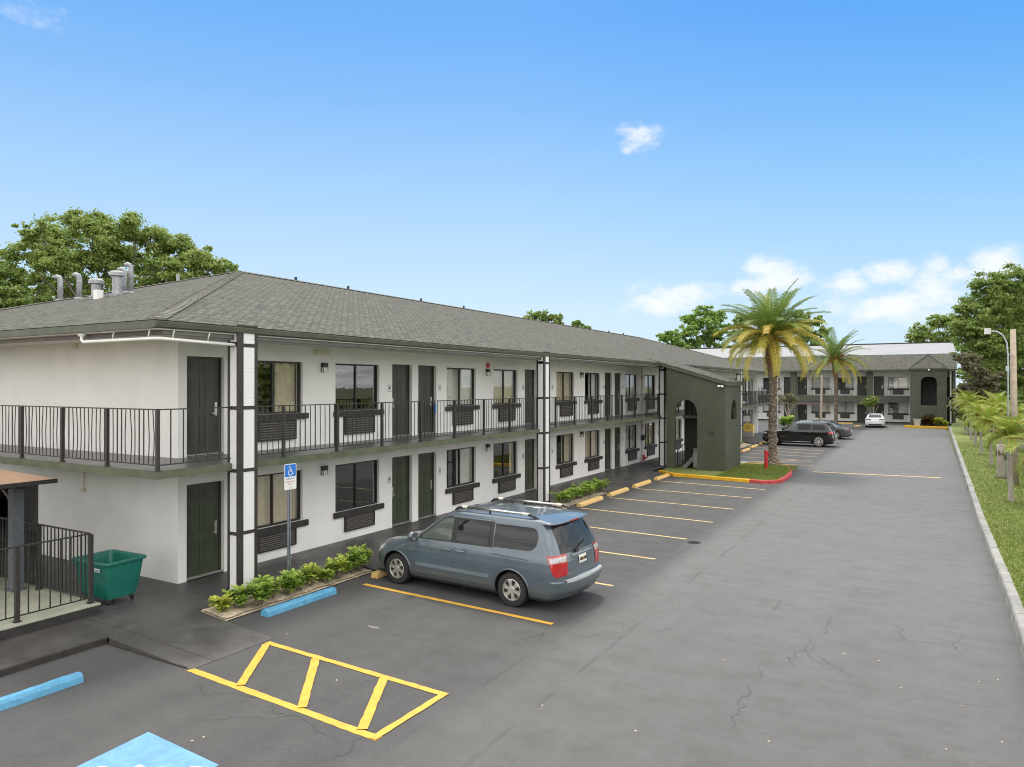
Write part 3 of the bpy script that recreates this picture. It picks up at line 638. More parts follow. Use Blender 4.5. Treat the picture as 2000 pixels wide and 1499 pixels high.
def column(parent, x1, y0, dx=.27, dy=.48, z0=.1, z1=5.56, levels=(1.38,2.64,3.90,5.16)):
    x0, y1 = x1-dx, y0+dy
    b = MB(); b.box(x0, x1, y0, y1, z0, z1-.3); b.box(x1-.10, x1, y0, y1, z1-.3, z1)
    o = b.build('column', 'column', parent)
    t = MB(); e = .012
    for (cx_, cy_) in ((x0,y0),(x1,y0),(x1,y1),(x0,y1)):
        ax = (cx_-e, cx_+.05) if cx_ == x0 else (cx_-.014, cx_+e); fw_ = .14 if cy_ == y0 else .06
        if cx_ == x0: fw_ = .05
        ay = (cy_-e, cy_+fw_) if cy_ == y0 else (cy_-fw_, cy_+e)
        if cx_ == x0: t.box(ax[0], ax[1]+.0, ay[0], ay[1], z0, z1-.3)
        else: t.box(ax[0], ax[1], ay[0], ay[1], z0, z1+.01)
    for zl in list(levels)+[z0+.035, ]:
        t.box(x0+.05, x1-.014, y0-e*.8, y0+.02, zl-.035, zl+.035); t.box(x1-.02, x1+e*.8, y0+.14, y1-.06, zl-.035, zl+.035)
    t.box(x1-.02, x1+e*.8, y0+.14, y1-.06, z1-.08, z1+.01); t.box(x0+.05,x1-.014,y0-e*.8,y0+.02,z1-.40,z1-.34)
    t.build('trim', 'dark_trim', o, org=parent['_org'])
    return o

# ------------------------------------------------------------------ the long wing
MO = (-22, 9.79, .1)
motel = thing('motel_wing', 'long two storey white motel wing with grey hipped shingle roof and green doors', 'building', MO, world=True)
cs = [9.82 + 8.18*k for k in range(8)]
YE, YF = 9.79, 69.2
ZL, ZU = (.9, 2.19), (3.65, 4.95)
holes = []; doors = []; wins = []
for k, c in enumerate(cs):
    ds = ([c-1.06+.445] if k else []) + [c+.66]
    for i, d in enumerate(ds):
        holes += [(d-.48, d+.48, .1, 2.19), (d-.48, d+.48, 2.79, 4.99)]; doors.append((d, k, i if k else 1))
    if k < 7:
        for i, (p, q) in enumerate(((c+1.72, c+3.52), (c+4.70, c+6.50))):
            holes += [(p, q, *ZL), (p, q, *ZU)]; wins.append((p, q, k, i))
wb = MB(); wall_grid(wb, 'x', WX, WX-.25, YE, YF, .1, 5.38, holes)
wall_grid(wb, 'y', YE, YE+.25, -30.75, WX-.25, .1, 5.38, [(-23.6, -19.5, .1, 1.95)])
wall_grid(wb, 'x', -31.0, -30.75, YE, YF, .1, 5.38, []); wall_grid(wb, 'y', YF, YF-.25, -30.75, WX-.25, .1, 5.38, [])
ww = wb.build('wall', 'stucco', motel)
ib = MB(); ib.box(-15.7, -15.6, YE+.3, YF-.3, .1, 5.35); ib.box(-15.6, -14.25, YE+.3, YF-.3, 2.45, 2.75); ib.box(-15.6,-14.25,YE+.3,YF-.3,.1,.14); ib.box(-23.7,-19.4,YE+1.4,YE+1.5,.1,2.0)
for k in range(1, 28): ib.box(-15.6, -14.22, YE+.3+k*2.09, YE+.36+k*2.09, .14, 2.45) if k % 2 else ib.box(-15.6, -14.22, YE+.3+k*2.09, YE+.36+k*2.09, 2.75, 5.3)
ib.build('interior', 'interior', motel)
CB, CP = 'curtain', 'curtain_pale'
lower = {(0,0):[(0,1,CB)], (0,1):[(0,.13,CB)], (1,0):[(.52,1,CP)], (1,1):[(.9,1,CB)], (2,0):[(.52,1,CB)], (2,1):[(0,1,CB)], (3,0):[(.4,.9,CP)], (3,1):[(.5,1,CB)]}
upper = {(0,0):[(.62,1,CB)], (0,1):[], (1,0):[(0,1,CP)], (1,1):[(0,1,CB)], (2,0):[(0,1,CB)], (2,1):[(.5,.95,CP)], (3,0):[(.45,.9,CP)], (3,1):[(.3,.6,CB)]}
for (p, q, k, i) in wins:
    window(motel, p, q, *ZL, lower.get((k,i), [(.0,.5,CP)] if i else [(.3,1,CB)])); window(motel, p, q, *ZU, upper.get((k,i), [(.4,1,CB)] if i else [(0,.6,CP)]))
    aircon(motel, p+.33, q-.27, .33, .75); aircon(motel, p+.33, q-.27, 3.0, 3.5)
num = 0
for (d, k, i) in doors:
    frame_door(motel, d, .12, .87, 2.03, hs=1 if i else -1); frame_door(motel, d, 2.81, .87, 2.14, m='door_dark', hs=1 if i else -1)
    if k:
        for zf, fl in ((1.55, 1), (4.27, 2)):
            m = MB(); yy_ = d-.62 if i == 0 else d+.66; m.box(WX, WX+.012, yy_-.07, yy_+.07, zf-.11, zf+.11)
            pl = m.build('room_plaque', 'white', motel)
            q = MB()
            for (a, b, e, f) in ((-.06,.06,.07,.08),(-.06,.06,-.1,-.09),(-.06,-.05,-.1,.08),(.05,.06,-.1,.08),(-.025,.025,-.03,.035)): q.box(WX+.012, WX+.015, yy_+a, yy_+b, zf+e, zf+f)
            q.build('plaque_marks', 'ink', pl, org=MO)
for k, c in enumerate(cs[:7]): wall_lamp(motel, c+4.24, 1.97); wall_lamp(motel, c+4.24, 4.70)
m = MB(); m.box(WX+.055,WX+.06,18.93,19.05,3.45,3.75); m.build('door_tag', 'card_blue', motel)
m = MB(); m.box(WX, WX+.05, 22.2, 22.36, 5.0, 5.17); m.build('fire_alarm', 'bollard_red', motel)
m = MB(); m.box(WX-.0, WX+.09, 13.75, 14.25, 5.17, 5.27); m.box(WX+.02, WX+.07, 13.7, 13.75, 5.19, 5.25); m.build('emergency_light', 'cream', motel)
m = MB(); m.box(-17.88,-17.72,YE-.05,YE,5.24,5.38); m.build('alarm_horn', 'cream', motel)
m = MB(); m.tube([(-17.44,YE-.02,2.6),(-17.44,YE-.02,1.9)], .012, 5); m.box(-17.5,-17.38,YE-.06,YE,1.82,1.9); m.build('conduit', 'cream', motel)
# soffit, strip for its shaded edge, fascia
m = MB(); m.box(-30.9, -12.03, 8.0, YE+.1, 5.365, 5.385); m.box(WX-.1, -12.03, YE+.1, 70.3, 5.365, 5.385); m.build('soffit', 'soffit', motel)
m = MB(); m.box(-12.22, -12.08, 8.18, 70.2, 5.29, 5.363); m.box(-30.9, -12.22, 8.18, 8.32, 5.29, 5.363); m.build('beam', 'soffit_shade', motel)  # grey strip added where the soffit underside is only in shadow
def fprof(): return
m = MB()
m.prism([(-12.03,7.93,5.385),(-11.93,7.93,5.41),(-11.92,7.93,5.50),(-11.95,7.93,5.525),(-12.03,7.93,5.525)], (0,62.5,0)); m.box(-31.9, -12.03, 7.93, 8.03, 5.385, 5.52)
m.build('fascia', 'green_trim', motel)
# balcony
m = MB(); m.box(WX, -12.14, 8.11, YF, 2.65, 2.79); m.box(-30.9, WX, 8.11, YE, 2.65, 2.79); m.build('balcony_floor', 'slab', motel)
m = MB(); m.box(-12.14, -12.115, 8.085, YF, 2.64, 2.785); m.box(-30.9, -12.14, 8.085, 8.11, 2.64, 2.785)
MAT['green_edge'] = pm('faded_green_edge', (.085, .102, .060), .65, var=.18, vs=3, bump=.5, bs=18, dirt=((.14, .145, .105), 4, .4))
m.build('balcony_edge', 'green_edge', motel)
colY = [9.72, 22.92, 36.5, 53.95, 68.6]
for y in colY: column(motel, -11.96, y)
rx = -12.17
railing(motel, (rx, 8.14), (rx, 9.72), 2.79, 3.92, [0], .235)
segs = [(10.20,22.92),(23.40,36.5),(36.98,53.95),(54.43,68.6)]
for a, b in segs:
    n_ = round((b-a)/1.64); railing(motel, (rx, a), (rx, b), 2.79, 3.92, [.9+ (b-a-1.3)/ (n_-1)*i for i in range(n_)], .152, bend=.012)
railing(motel, (-30.8, 8.14), (-12.17, 8.14), 2.79, 3.92, [18.63-1.57*i for i in range(1, 12)], .137, bend=.05)
# roof
EX0, EX1, EY0, EY1, EZ = -31.87, -11.93, 7.92, 70.4, 5.53
RX, RZ, RY0, RY1 = -21.9, 8.52, 17.89, 60.43
r = MB(); A, B_, C_, D_ = (EX1,EY0,EZ), (EX1,EY1,EZ), (EX0,EY1,EZ), (EX0,EY0,EZ); R0, R1 = (RX,RY0,RZ), (RX,RY1,RZ)
r.add([A,B_,R1,R0], [(0,1,2,3)]); r.add([D_,A,R0], [(0,1,2)]); r.add([C_,D_,R0,R1], [(0,1,2,3)]); r.add([B_,C_,R1], [(0,1,2)])
SL = math.sqrt(1+.3**2)
def ruv(v, fi): return (v[1], (EX1-v[0])*SL) if fi == 0 else ((v[0], (v[1]-EY0)*SL) if fi == 1 else ((v[1]+.1, (v[0]-EX0)*SL) if fi == 2 else (v[0], (EY1-v[1])*SL)))
roof = r.build('roof', 'shingle', motel, uvs=ruv)
h = MB()
def cap(a, b, o1, o2):
    a, b, o1, o2 = Vector(a), Vector(b), Vector(o1), Vector(o2); t = (b-a).normalized(); L = (b-a).length; n_ = int(L/.2)
    for i in range(n_):
        p, q = a+t*L*i/n_, a+t*L*(i+1.12)/n_; z0, z1 = Vector((0,0,.05)), Vector((0,0,.032))
        h.add([p+o1+z0*.7, p+z0, p+o2+z0*.7, q+o1+z1*.5, q+z1, q+o2+z1*.5, p+o1, p, p+o2], [(0,1,4,3),(1,2,5,4),(0,6,7,1),(1,7,8,2)])
cap(A, R0, (0,.24,0), (-.24,0,0)); cap(D_, R0, (.24,0,0), (0,.24,0)); cap(R0, R1, (.16,0,-.048), (-.16,0,-.048)); cap(B_, R1, (-.24,0,0), (0,-.24,0))
MAT['ridge'] = pm('ridge_shingles', (.17, .168, .145), .92, var=.25, vs=5, bump=.4, bs=40)
h.build('ridge_cap', 'ridge', roof, org=MO)
def bent_pipe(x, y, z, ht, r_=.085, name='vent_pipe'):
    m = MB(); m.tube([(x,y,z-.1),(x,y,z+ht-.12),(x-.02,y-.02,z+ht-.02),(x-.08,y-.07,z+ht+.02),(x-.14,y-.12,z+ht-.03)], r_, 12); m.tube([(x,y,z-.05),(x,y,z+.05)], r_*1.7, 12); m.tube([(x,y,z+ht*.55),(x,y,z+ht*.57)], r_*1.1, 12)
    o = m.build(name, 'ductgrey', motel, smooth=True)
bent_pipe(-26.35, 13.94, 7.32, .82); bent_pipe(-24.85, 13.76, 7.26, .82); bent_pipe(-23.0, 14.2, 7.4, .78, .075)
def mushroom(x, y, z, ht):
    m = MB(); m.lathe([(.19,-.15),(.19,0.02),(.14,.05),(.14,ht*.62),(.16,ht*.62+.01),(.225,ht*.62+.03),(.225,ht*.62+.13),(.20,ht*.62+.16),(.17,ht*.62+.18),(.02,ht*.62+.2)], (x,y,z), n=24); m.lathe([(.21,0),(.21,.05)], (x,y,z+.02), n=24)
    m.build('roof_vent', 'ductgrey', motel, smooth=False)
mushroom(-23.08, 13.31, 7.13, .72); mushroom(-22.27, 13.5, 7.18, .98)
bent_pipe(-22.25, 13.95, 7.32, .92, .07); m = MB(); m.box(-22.7,-22.5,13.0,13.2,7.0,7.35); m.build('vent_box', 'white', motel)
m = MB(); m.tube([(-24.2,17.0,8.2),(-24.2,17.0,8.5)], .06, 8); m.build('vent_pipe', 'ductgrey', motel)
for y in (20.6, 23.6, 28.8, 32.6, 41.0, 53.1, 56.2): m = MB(); m.tube([(-21.9,y,8.5),(-21.9,y,8.68)], .055, 8); m.build('vent_pipe', 'plastic', motel)
# white drain pipe at the eave corner
m = MB(); zp = 5.2
m.tube([(-14.39,8.02,5.36),(-14.39,8.02,zp+.04),(-14.34,8.02,zp),(-12.12,8.02,zp),(-12.02,8.08,zp),(-12.02,9.70,zp-.04)], .032, 8)
m.tube([(-14.47,8.02,5.35),(-14.31,8.02,5.35)], .045, 8)
for (x, y) in ((-13.35,8.02),(-12.25,8.02),(-12.02,8.35),(-12.02,9.1)): m.tube([(x-.02,y,zp+.02),(x,y,zp+.1),(x+.03,y,5.37)], .014, 6)
m.tube([(-13.75,8.02,5.37),(-13.3,8.02,5.37)], .016, 6)
m.build('drain_pipe', 'pvc', motel, smooth=True)
m = MB(); m.tube([(-13.86,38.55,.1),(-13.86,38.55,5.3)], .05, 8); m.build('wall_pipe', 'pvc', motel)
m = MB(); m.tube([(-13.82,38.55,.15),(-13.82,38.55,.5)], .07, 8); m.tube([(-13.7,38.4,.32),(-13.7,38.75,.32)], .06, 8); m.build('pipe_valve', 'red', motel)
m = MB(); m.box(-13.9,-13.78,38.45,38.65,1.3,1.6); m.build('switch_box', 'plastic', motel)
# framed panel by the far stairs
m = MB(); m.box(-13.6,-13.2,66.3,66.5,.1,5.2); m.build('pier', 'stucco', motel)

# ------------------------------------------------------------------ green stair tower on the long wing
TO = (-10.1, 37.5, .1)
tower = thing('stair_tower', 'dark green stucco stair tower with pointed arch doorway and sloping shingle roof', 'stair tower', TO, world=True)
tx0, tx1, ty0, ty1 = -11.62, -8.66, 35.82, 39.1
def tz(x): return 5.56 + .3*(-11.93-x)
ax0, ax1, sp_, apx = -11.20, -10.04, 2.95, 3.63
arch = [(ax0+ (ax1-ax0)*t, sp_ + (apx-sp_)*(1-abs(2*t-1)**2.1)**.55) for t in [i/16 for i in range(17)]]
pts = [(tx0,.1),(ax0,.1)] + arch + [(ax1,.1),(tx1,.1),(tx1,tz(tx1)-.13),(tx0,tz(tx0)-.13)]
m = MB()
def bmprism(mb, pts3, d): mb.prism(pts3, d)
m.prism([(x,ty0,z) for x, z in pts], (0,.2,0))
# +x face with pointed arch window
by0, by1 = 37.05, 38.25; arw = [(by0+(by1-by0)*t, 2.62 + .35*(1 if 0 < t < 1 else 0) + .68*(1-abs(2*t-1)**1.7)**.62) for t in [i/14 for i in range(15)]]
m.box(tx1-.2, tx1, ty0+.2, ty1, .1, 2.62)
zt_ = tz(tx1)-.13
m.prism([(tx1,ty0+.2,2.62)] + [(tx1,y,z) for y, z in arw] + [(tx1,ty1,2.62),(tx1,ty1,zt_),(tx1,ty0+.2,zt_)], (-.2,0,0))
m.prism([(tx0,ty1-.2,.1),(tx1-.2,ty1-.2,.1),(tx1-.2,ty1-.2,zt_),(tx0,ty1-.2,tz(tx0)-.13)], (0,.2,0))
m.build('wall', 'green', tower)
m = MB(); m.box(-12.3+.0,tx1-.2,ty0+.2,ty1-.2,.1,.12); m.build('floor', 'slab', tower)
m = MB(); m.prism([(-12.6,ty0-.14,tz(-12.6)),(-8.52,ty0-.14,tz(-8.52)),(-8.52,ty0-.14,tz(-8.52)-.05),(-12.6,ty0-.14,tz(-12.6)-.05)], (0,ty1-ty0+.28,0))
m.build('roof', 'shingle', tower, uvs=lambda v, fi: (v[1], -v[0]*SL))
m = MB(); m.prism([(-11.95,ty0-.12,tz(-11.95)-.05),(-8.54,ty0-.12,tz(-8.54)-.05),(-8.54,ty0-.12,tz(-8.54)-.19),(-11.95,ty0-.12,tz(-11.95)-.19)], (0,.1,0)); m.box(-8.64,-8.54,ty0-.02,ty1+.12,tz(-8.54)-.2,tz(-8.54)-.052)
m.build('fascia', 'green_trim', tower)
MAT['stair_grey'] = pm('stair_grey', (.16, .155, .15), .6)
# stairs
m = MB(); ns = 15
for i in range(ns):
    x = -11.1 + i*.0; 
m = MB()
for i in range(12): m.box(-10.9+.16*i, -10.6+.16*i, ty0+.45, ty0+1.5, .25+.17*i, .31+.17*i)
m.prism([(-11.0,ty0+.42,.12),(-8.95,ty0+.42,2.3),(-8.95,ty0+.42,2.0),(-10.75,ty0+.42,.12)], (0,.05,0))
m.box(-9.6,-8.9,ty0+.4,ty1-.3,2.2,2.32)
m.box(-11.3,-9.0,ty0+1.75,ty1-.3,2.62,2.76)
for i in range(8): m.box(-11.2+.26*i,-11.17+.26*i,ty0+1.75,ty0+1.78,2.76,3.7)
m.box(-11.2,-9.2,ty0+1.74,ty0+1.79,3.7,3.75)
m.build('stairs', 'stair_grey', tower)
m = MB(); m.box(-11.2,-11.16,ty0+.42,ty0+.46,.12,1.1); m.tube([(-11.15,ty0+.44,1.05),(-9.0,ty0+.44,3.3)], .02, 6)
for i in range(12): m.tube([(-11.1+.18*i,ty0+.44,.2+.185*i),(-11.1+.18*i,ty0+.44,1.1+.19*i)], .011, 5)
m.build('handrail', 'black_metal', tower)
m = MB(); m.box(-8.95,-8.8,ty0-.10,ty0,4.30,4.36); m.lathe([(.02,-.06),(.055,-.02),(.055,.03),(.03,.07)], (-8.95,ty0-.16,4.31), 'x', 10); m.lathe([(.02,-.06),(.055,-.02),(.055,.03),(.03,.07)], (-8.78,ty0-.16,4.30), 'x', 10)
m.build('floodlight', 'white', tower, smooth=True)
text('building_number', '1008', 'plastic', .17, (-9.35, ty0-.006, 1.96), ((1,0,0),(0,0,1)), tower, .004, TO)
for t in ('building_number',):
    pass
m = MB(); m.lathe([(.20,0),(.20,.02),(.24,.2),(.26,.95),(.28,.97),(.28,1.02),(.24,1.03)], (-10.12,ty0+.55,.12), n=20)
for k in range(20): a = 2*PI*k/20; m.box(-10.12+.255*math.cos(a)-.012, -10.12+.255*math.cos(a)+.012, ty0+.55+.255*math.sin(a)-.012, ty0+.55+.255*math.sin(a)+.012, .2, .95)
tag(m.build('trash_can', 'ductgrey'), 'ribbed grey trash can inside the arched doorway of the green stair tower', 'trash can')

# ------------------------------------------------------------------ the far wing, closing the lot
FO = (-8, 95, .1)
far = thing('motel_block', 'far two storey motel block with white walls, green piers and white membrane roof behind', 'building', FO, world=True)
FY, FP = 95.2, 93.1                     # wall plane, gallery edge
k1, k2 = 1.1006, 1.0763                 # scale from the measuring plane to those planes
fx = lambda x: x*k1
fh = []; fd = []; fw = []
for (xa, xb) in [(-14.3,-13.35),(-12.87,-11.9),(-6.76,-5.82),(-5.16,-4.23)]: fd.append((fx(xa), fx(xb)))
for (xa, xb) in [(-16.59,-14.77),(-11.4,-9.56),(-8.83,-7.15),(-3.79,-1.95)]: fw.append((fx(xa), fx(xb)))
for (a, b) in [(-34.5,-33.5),(-33,-32),(-26.4,-25.4),(-24.9,-23.9)]: fd.append((a, b))
for (a, b) in [(-31.2,-29.2),(-28.6,-26.8),(-23.2,-21.4),(-20.6,-18.9)]: fw.append((a, b))
for a, b in fd: fh += [(a-.03, b+.03, .1, 2.22), (a-.03, b+.03, 3.16, 5.42)]
for a, b in fw: fh += [(a, b, 1.08, 2.36), (a, b, 3.98, 5.3)]
FX1 = 2.5
m = MB(); wall_grid(m, 'y', FY, FY+.25, -45, FX1, .1, 6.15, fh); wall_grid(m, 'x', FX1, FX1-.25, FY+.25, 108, .1, 6.9, []); m.build('wall', 'stucco', far)
m = MB(); m.box(-44.8, FX1-.3, FY+1.6, FY+1.7, .1, 6.1); m.box(-44.8,FX1-.3,FY+.26,FY+1.6,2.6,3.1); m.build('interior', 'interior', far)
ci = [[(.0,1,CP)],[(.5,1,CB)],[(0,1,CP)],[(.5,1,CP)],[(.3,1,CB)],[(0,1,CP)],[(0,.5,CP)],[(0,1,CB)]]
for i, (a, b) in enumerate(fw):
    window(far, a, b, 1.08, 2.36, ci[i], 'y', FY); window(far, a, b, 3.98, 5.3, ci[(i+1) % 8], 'y', FY)
    w_ = b-a; aircon(far, a+w_*.22, b-w_*.22, .42, .90, 'y', FY, 5); aircon(far, a+w_*.22, b-w_*.22, 3.32, 3.82, 'y', FY, 5)
for i, (a, b) in enumerate(fd):
    frame_door(far, (a+b)/2, .12, b-a-.06, 2.06, 'y', FY+.13, 'door_dark'); frame_door(far, (a+b)/2, 3.18, b-a-.06, 2.2, 'y', FY+.13, 'door_dark')
m = MB(); m.box(-45, -2.0, FP, FY, 2.95, 3.16); m.build('balcony_floor', 'slab', far)
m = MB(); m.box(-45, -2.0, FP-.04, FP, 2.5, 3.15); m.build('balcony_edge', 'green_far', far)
pr = [(-13.62,-12.98),(-5.87,-5.28)]
edges = [-45]
for a, b in pr:
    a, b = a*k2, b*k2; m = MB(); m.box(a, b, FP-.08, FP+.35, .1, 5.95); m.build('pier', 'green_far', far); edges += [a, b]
for a in (-23, -31, -39): m = MB(); m.box(a, a+.6, FP-.08, FP+.35, .1, 5.95); m.build('pier', 'green_far', far)
edges.append(-2.0)
for a, b in ((-45,edges[1]),(edges[2],edges[3]),(edges[4],edges[5])):
    n_ = max(2, round((b-a)/1.7)); railing(far, (a, FP+.02), (b, FP+.02), 3.16, 4.2, [(b-a)*i/n_ for i in range(1, n_)], .15)
# right end: gallery column and dark bay behind the tower
m = MB(); m.box(1.95, 2.1, FP, FP+.15, .1, 5.95); m.build('post', 'white', far)
m = MB(); m.box(2.25, 2.5, FP-.05, FY, .1, 6.0); m.build('pier', 'green_far', far)
m = MB(); m.box(1.62, 2.2, FY-.02, FY-.01, .1, 5.3); m.build('doorway', 'interior', far)
m = MB(); m.box(1.5,2.3,FP,FP+.1,2.6,3.1); m.box(1.5,2.3,FP,FP+.04,4.15,4.2); m.build('landing', 'slab', far)
# mansard, soffit and membrane roof
m = MB(); m.add([(-45,92.5,6.15),(2.62,92.5,6.15),(2.62,95.6,7.98),(-45,95.6,7.98)], [(0,1,2,3)]); m.add([(2.62,92.5,6.15),(2.62,108,6.9),(2.62,108,7.98),(2.62,95.6,7.98)], [(0,1,2,3)])
m.build('roof', 'shingle', far, uvs=lambda v, fi: (v[0], (v[1]-92.5)*1.16) if fi == 0 else (v[1], v[2]))
m = MB(); m.box(-45, 2.64, 92.4, 92.5, 5.98, 6.17); m.build('fascia', 'green_trim', far)
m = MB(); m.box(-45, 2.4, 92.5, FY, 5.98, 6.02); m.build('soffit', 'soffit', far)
m = MB(); m.add([(-50,95.6,8.0),(2.6,95.6,8.0),(2.6,108,9.82),(-50,108,9.82)], [(0,1,2,3)]); m.add([(2.6,95.6,8.0),(2.6,108,8.0),(2.6,108,9.82)], [(0,1,2)]); m.build('membrane_roof', 'whiteroof', far)
m = MB(); m.box(-50, 2.62, 108, 108.2, 9.7, 9.98); m.build('parapet_coping', 'plastic', far)
for a in (-11.9, -6.8): pass
# its stair tower
UO = (-.1, 87.8, .1)
ft = thing('stair_tower', 'far grey green stair tower with arched opening and small pyramid roof', 'stair tower', UO, world=True)
ux0, ux1, uy = -1.75, 1.56, 86.4
a0, a1 = -.78, .66
ar = [(a0+(a1-a0)*t, 4.75 + .5*(1-abs(2*t-1)**3)**.6) for t in [i/12 for i in range(13)]]
m = MB(); m.box(ux0, ux1, uy, uy+.2, .1, 2.28)
m.prism([(ux0,uy,2.28),(a0,uy,2.28)] + [(x,uy,z) for x, z in ar] + [(a1,uy,2.28),(ux1,uy,2.28),(ux1,uy,6.0),(ux0,uy,6.0)], (0,.2,0))
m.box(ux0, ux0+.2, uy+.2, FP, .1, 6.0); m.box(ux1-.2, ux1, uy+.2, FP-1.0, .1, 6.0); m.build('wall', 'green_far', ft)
m = MB(); m.box(ux0+.2,ux1-.2,uy+.2,FP,2.2,2.28); m.box(ux0+.2,ux1-.2,uy+2.2,uy+2.3,2.3,5.9); m.build('landing', 'interior', ft)
railing(ft, (a0, uy+.1), (a1, uy+.1), 2.30, 3.25, [], .12)
m = MB(); m.add([(ux0-.12,uy-.15,6.12),(ux1+.12,uy-.15,6.12),(-.1,uy+1.7,7.62),(-.1,94.5,7.62),(ux0-.12,94.5,6.12),(ux1+.12,94.5,6.12)], [(0,1,2),(1,5,3,2),(4,0,2,3)]); m.build('roof', 'shingle', ft, uvs=lambda v, fi: (v[0] if fi == 0 else v[1], v[2]*1.9))
m = MB(); m.tube([(ux0-.1,uy-.13,6.15),(-.1,uy+1.7,7.65)],.05,5); m.tube([(ux1+.1,uy-.13,6.15),(-.1,uy+1.7,7.65)],.05,5); m.box(ux0-.12, ux1+.12, uy-.16, uy-.06, 5.98, 6.13); m.box(ux0-.13,ux0-.03,uy-.06,92.4,5.98,6.13); m.box(ux1+.03,ux1+.13,uy-.06,92.4,5.98,6.13); m.build('fascia', 'green_trim', ft)
m = MB(); m.lathe([(.02,-.1),(.09,-.05),(.09,.05),(.03,.1)], (-.05,uy-.2,5.95), n=10); m.build('floodlight', 'white', ft, smooth=True)

# ------------------------------------------------------------------ foliage helpers
def fast_mesh(name, V, F, tint, m, parent=None, loc=(0,0,0), kind=None, smooth=False):
    """V (n,3), F (m,k) constant k"""
    me = bpy.data.meshes.new(name); V = np.asarray(V, np.float32); F = np.asarray(F, np.int32); k = F.shape[1]
    me.vertices.add(len(V)); me.vertices.foreach_set('co', V.ravel()); me.loops.add(F.size); me.loops.foreach_set('vertex_index', F.ravel())
    me.polygons.add(len(F)); me.polygons.foreach_set('loop_start', np.arange(0, F.size, k, dtype=np.int32)); me.polygons.foreach_set('loop_total', np.full(len(F), k, np.int32))
    me.update(calc_edges=True)
    at_ = me.attributes.new('tint', 'FLOAT', 'POINT'); at_.data.foreach_set('value', np.clip(np.asarray(tint, np.float32), 0, 1))
    me.materials.append(MAT[m]); o = bpy.data.objects.new(name, me); C.objects.link(o); o.location = loc
    if parent: o.parent = parent
    if kind: o['kind'] = kind
    return o
def unit(a): return a/np.maximum(np.linalg.norm(a, axis=-1, keepdims=True), 1e-9)
def leaves_at(P, Nn, size, tint, asp=.6):
    """leaf quads (pointed) at P with normals Nn"""
    n = len(P); T = unit(np.cross(Nn, RNG.normal(size=(n,3)))); B = np.cross(Nn, T); s = size*RNG.uniform(.6, 1.35, (n,1))
    V = np.stack([P - T*s*.5, P + B*s*asp*.5, P + T*s*.5, P - B*s*asp*.5], 1).reshape(-1, 3)
    return V, np.arange(4*n).reshape(-1, 4), np.repeat(tint, 4)
def crown(name, clumps, m, parent, org, n_leaf, size, sub=9, hue=.5, flat=.8):
    """clumps: list of (centre Vector, radius). Leaf sprays sit in small tufts spread over every clump"""
    Ps, Ns, Ts = [], [], []; tot = sum(r**2 for _, r in clumps)
    for c, r in clumps:
        c = np.array(c) - np.array(org); n = int(n_leaf*r*r/tot); k = sub*3 + int(r*2)
        d = unit(RNG.normal(size=(k,3))); d[:,2] = d[:,2]*.85 + .10; tc_ = c + d*r*RNG.uniform(.35, 1.05, (k,1))*np.array([1,1,flat]); tr = r*RNG.uniform(.13, .36, k); th = RNG.uniform(-.22, .22, k)
        idx = RNG.integers(0, k, n); dd = unit(RNG.normal(size=(n,3))); rad = np.abs(RNG.normal(.62, .38, (n,1)))
        Ps.append(tc_[idx] + dd*rad*tr[idx][:,None]*np.array([1.15,1.15,.6])); Ns.append(unit(dd*.7 + np.array([0,0,.5]) + RNG.normal(size=(n,3))*.65)); Ts.append(hue + th[idx] + RNG.normal(0, .13, n))
    V, F, T = leaves_at(np.concatenate(Ps), np.concatenate(Ns), size, np.concatenate(Ts))
    return fast_mesh(name, V, F, T, m, parent)
def tree(label, group, base, clumps, m='leaf_oak', n=20000, size=.25, tr=.3, sub=9, hue=.5, name='tree', trunkmat='bark', cat='tree'):
    base = Vector(base); t = thing(name, label, cat, base, 0, group)
    mb = MB(); cen = sum((Vector(c) for c, _ in clumps), Vector())/len(clumps); top = Vector((base.x*.5+cen.x*.5, base.y*.5+cen.y*.5, base.z+(cen.z-base.z)*.55)) - base
    mb.tube([(0,0,-.1), (top.x*.3, top.y*.3, top.z*.4), top], [tr*1.3, tr, tr*.8], 8)
    for c, r in clumps:
        e = Vector(c)-base; mid = top*.45+e*.55 + Vector((random.uniform(-.4,.4),random.uniform(-.4,.4),-.3)); mb.tube([top*.85, mid, e], [tr*.38, tr*.18, tr*.05], 5, cap=False)
        for _ in range(2):
            q = e + Vector((random.uniform(-1,1),random.uniform(-1,1),random.uniform(-.3,.9)))*r*.7; mb.tube([mid*.4+e*.6, q], [tr*.09, tr*.03], 4, cap=False)
    mb.build('trunk', trunkmat, t, org=(0,0,0), smooth=True)
    crown('crown', clumps, m, t, base, n, size, sub, hue)
    return t
def px_tree(label, group, D, pts, m='leaf_oak', n=20000, size=.25, tr=.3, depth=.5, base=None, **k):
    """pts: (u, v, radius px). Clumps get random depth spread of their own"""
    cl_ = []; 
    us = [p[0] for p in pts]; ext = (max(us)-min(us))/1408.75*D
    for u, v, r in pts: cl_.append((at(u, v, D + random.uniform(-.5,.5)*ext*depth), r/1408.75*D))
    if base is None: b = at((max(us)+min(us))/2, 753, D); base = (b.x, b.y, -.03)
    return tree(label, group, base, cl_, m, n, size, tr, **k)
G1 = 'broadleaf trees behind the motel'
px_tree('wide spreading oak rising behind the left end of the shingle roof', G1, 46, [(205,450,48),(165,440,38),(120,462,48),(75,480,42),(60,452,28),(270,452,48),(315,482,48),(360,492,45),(395,512,42),(430,528,30),(150,520,50),(215,500,55),(280,520,50),(340,530,45),(240,560,40),(300,565,45),(100,510,45),(50,510,38),(180,560,40),(130,560,38),(350,560,35),(400,545,28)], 'leaf_oak', 95000, .19, .45, hue=.62, depth=.45)
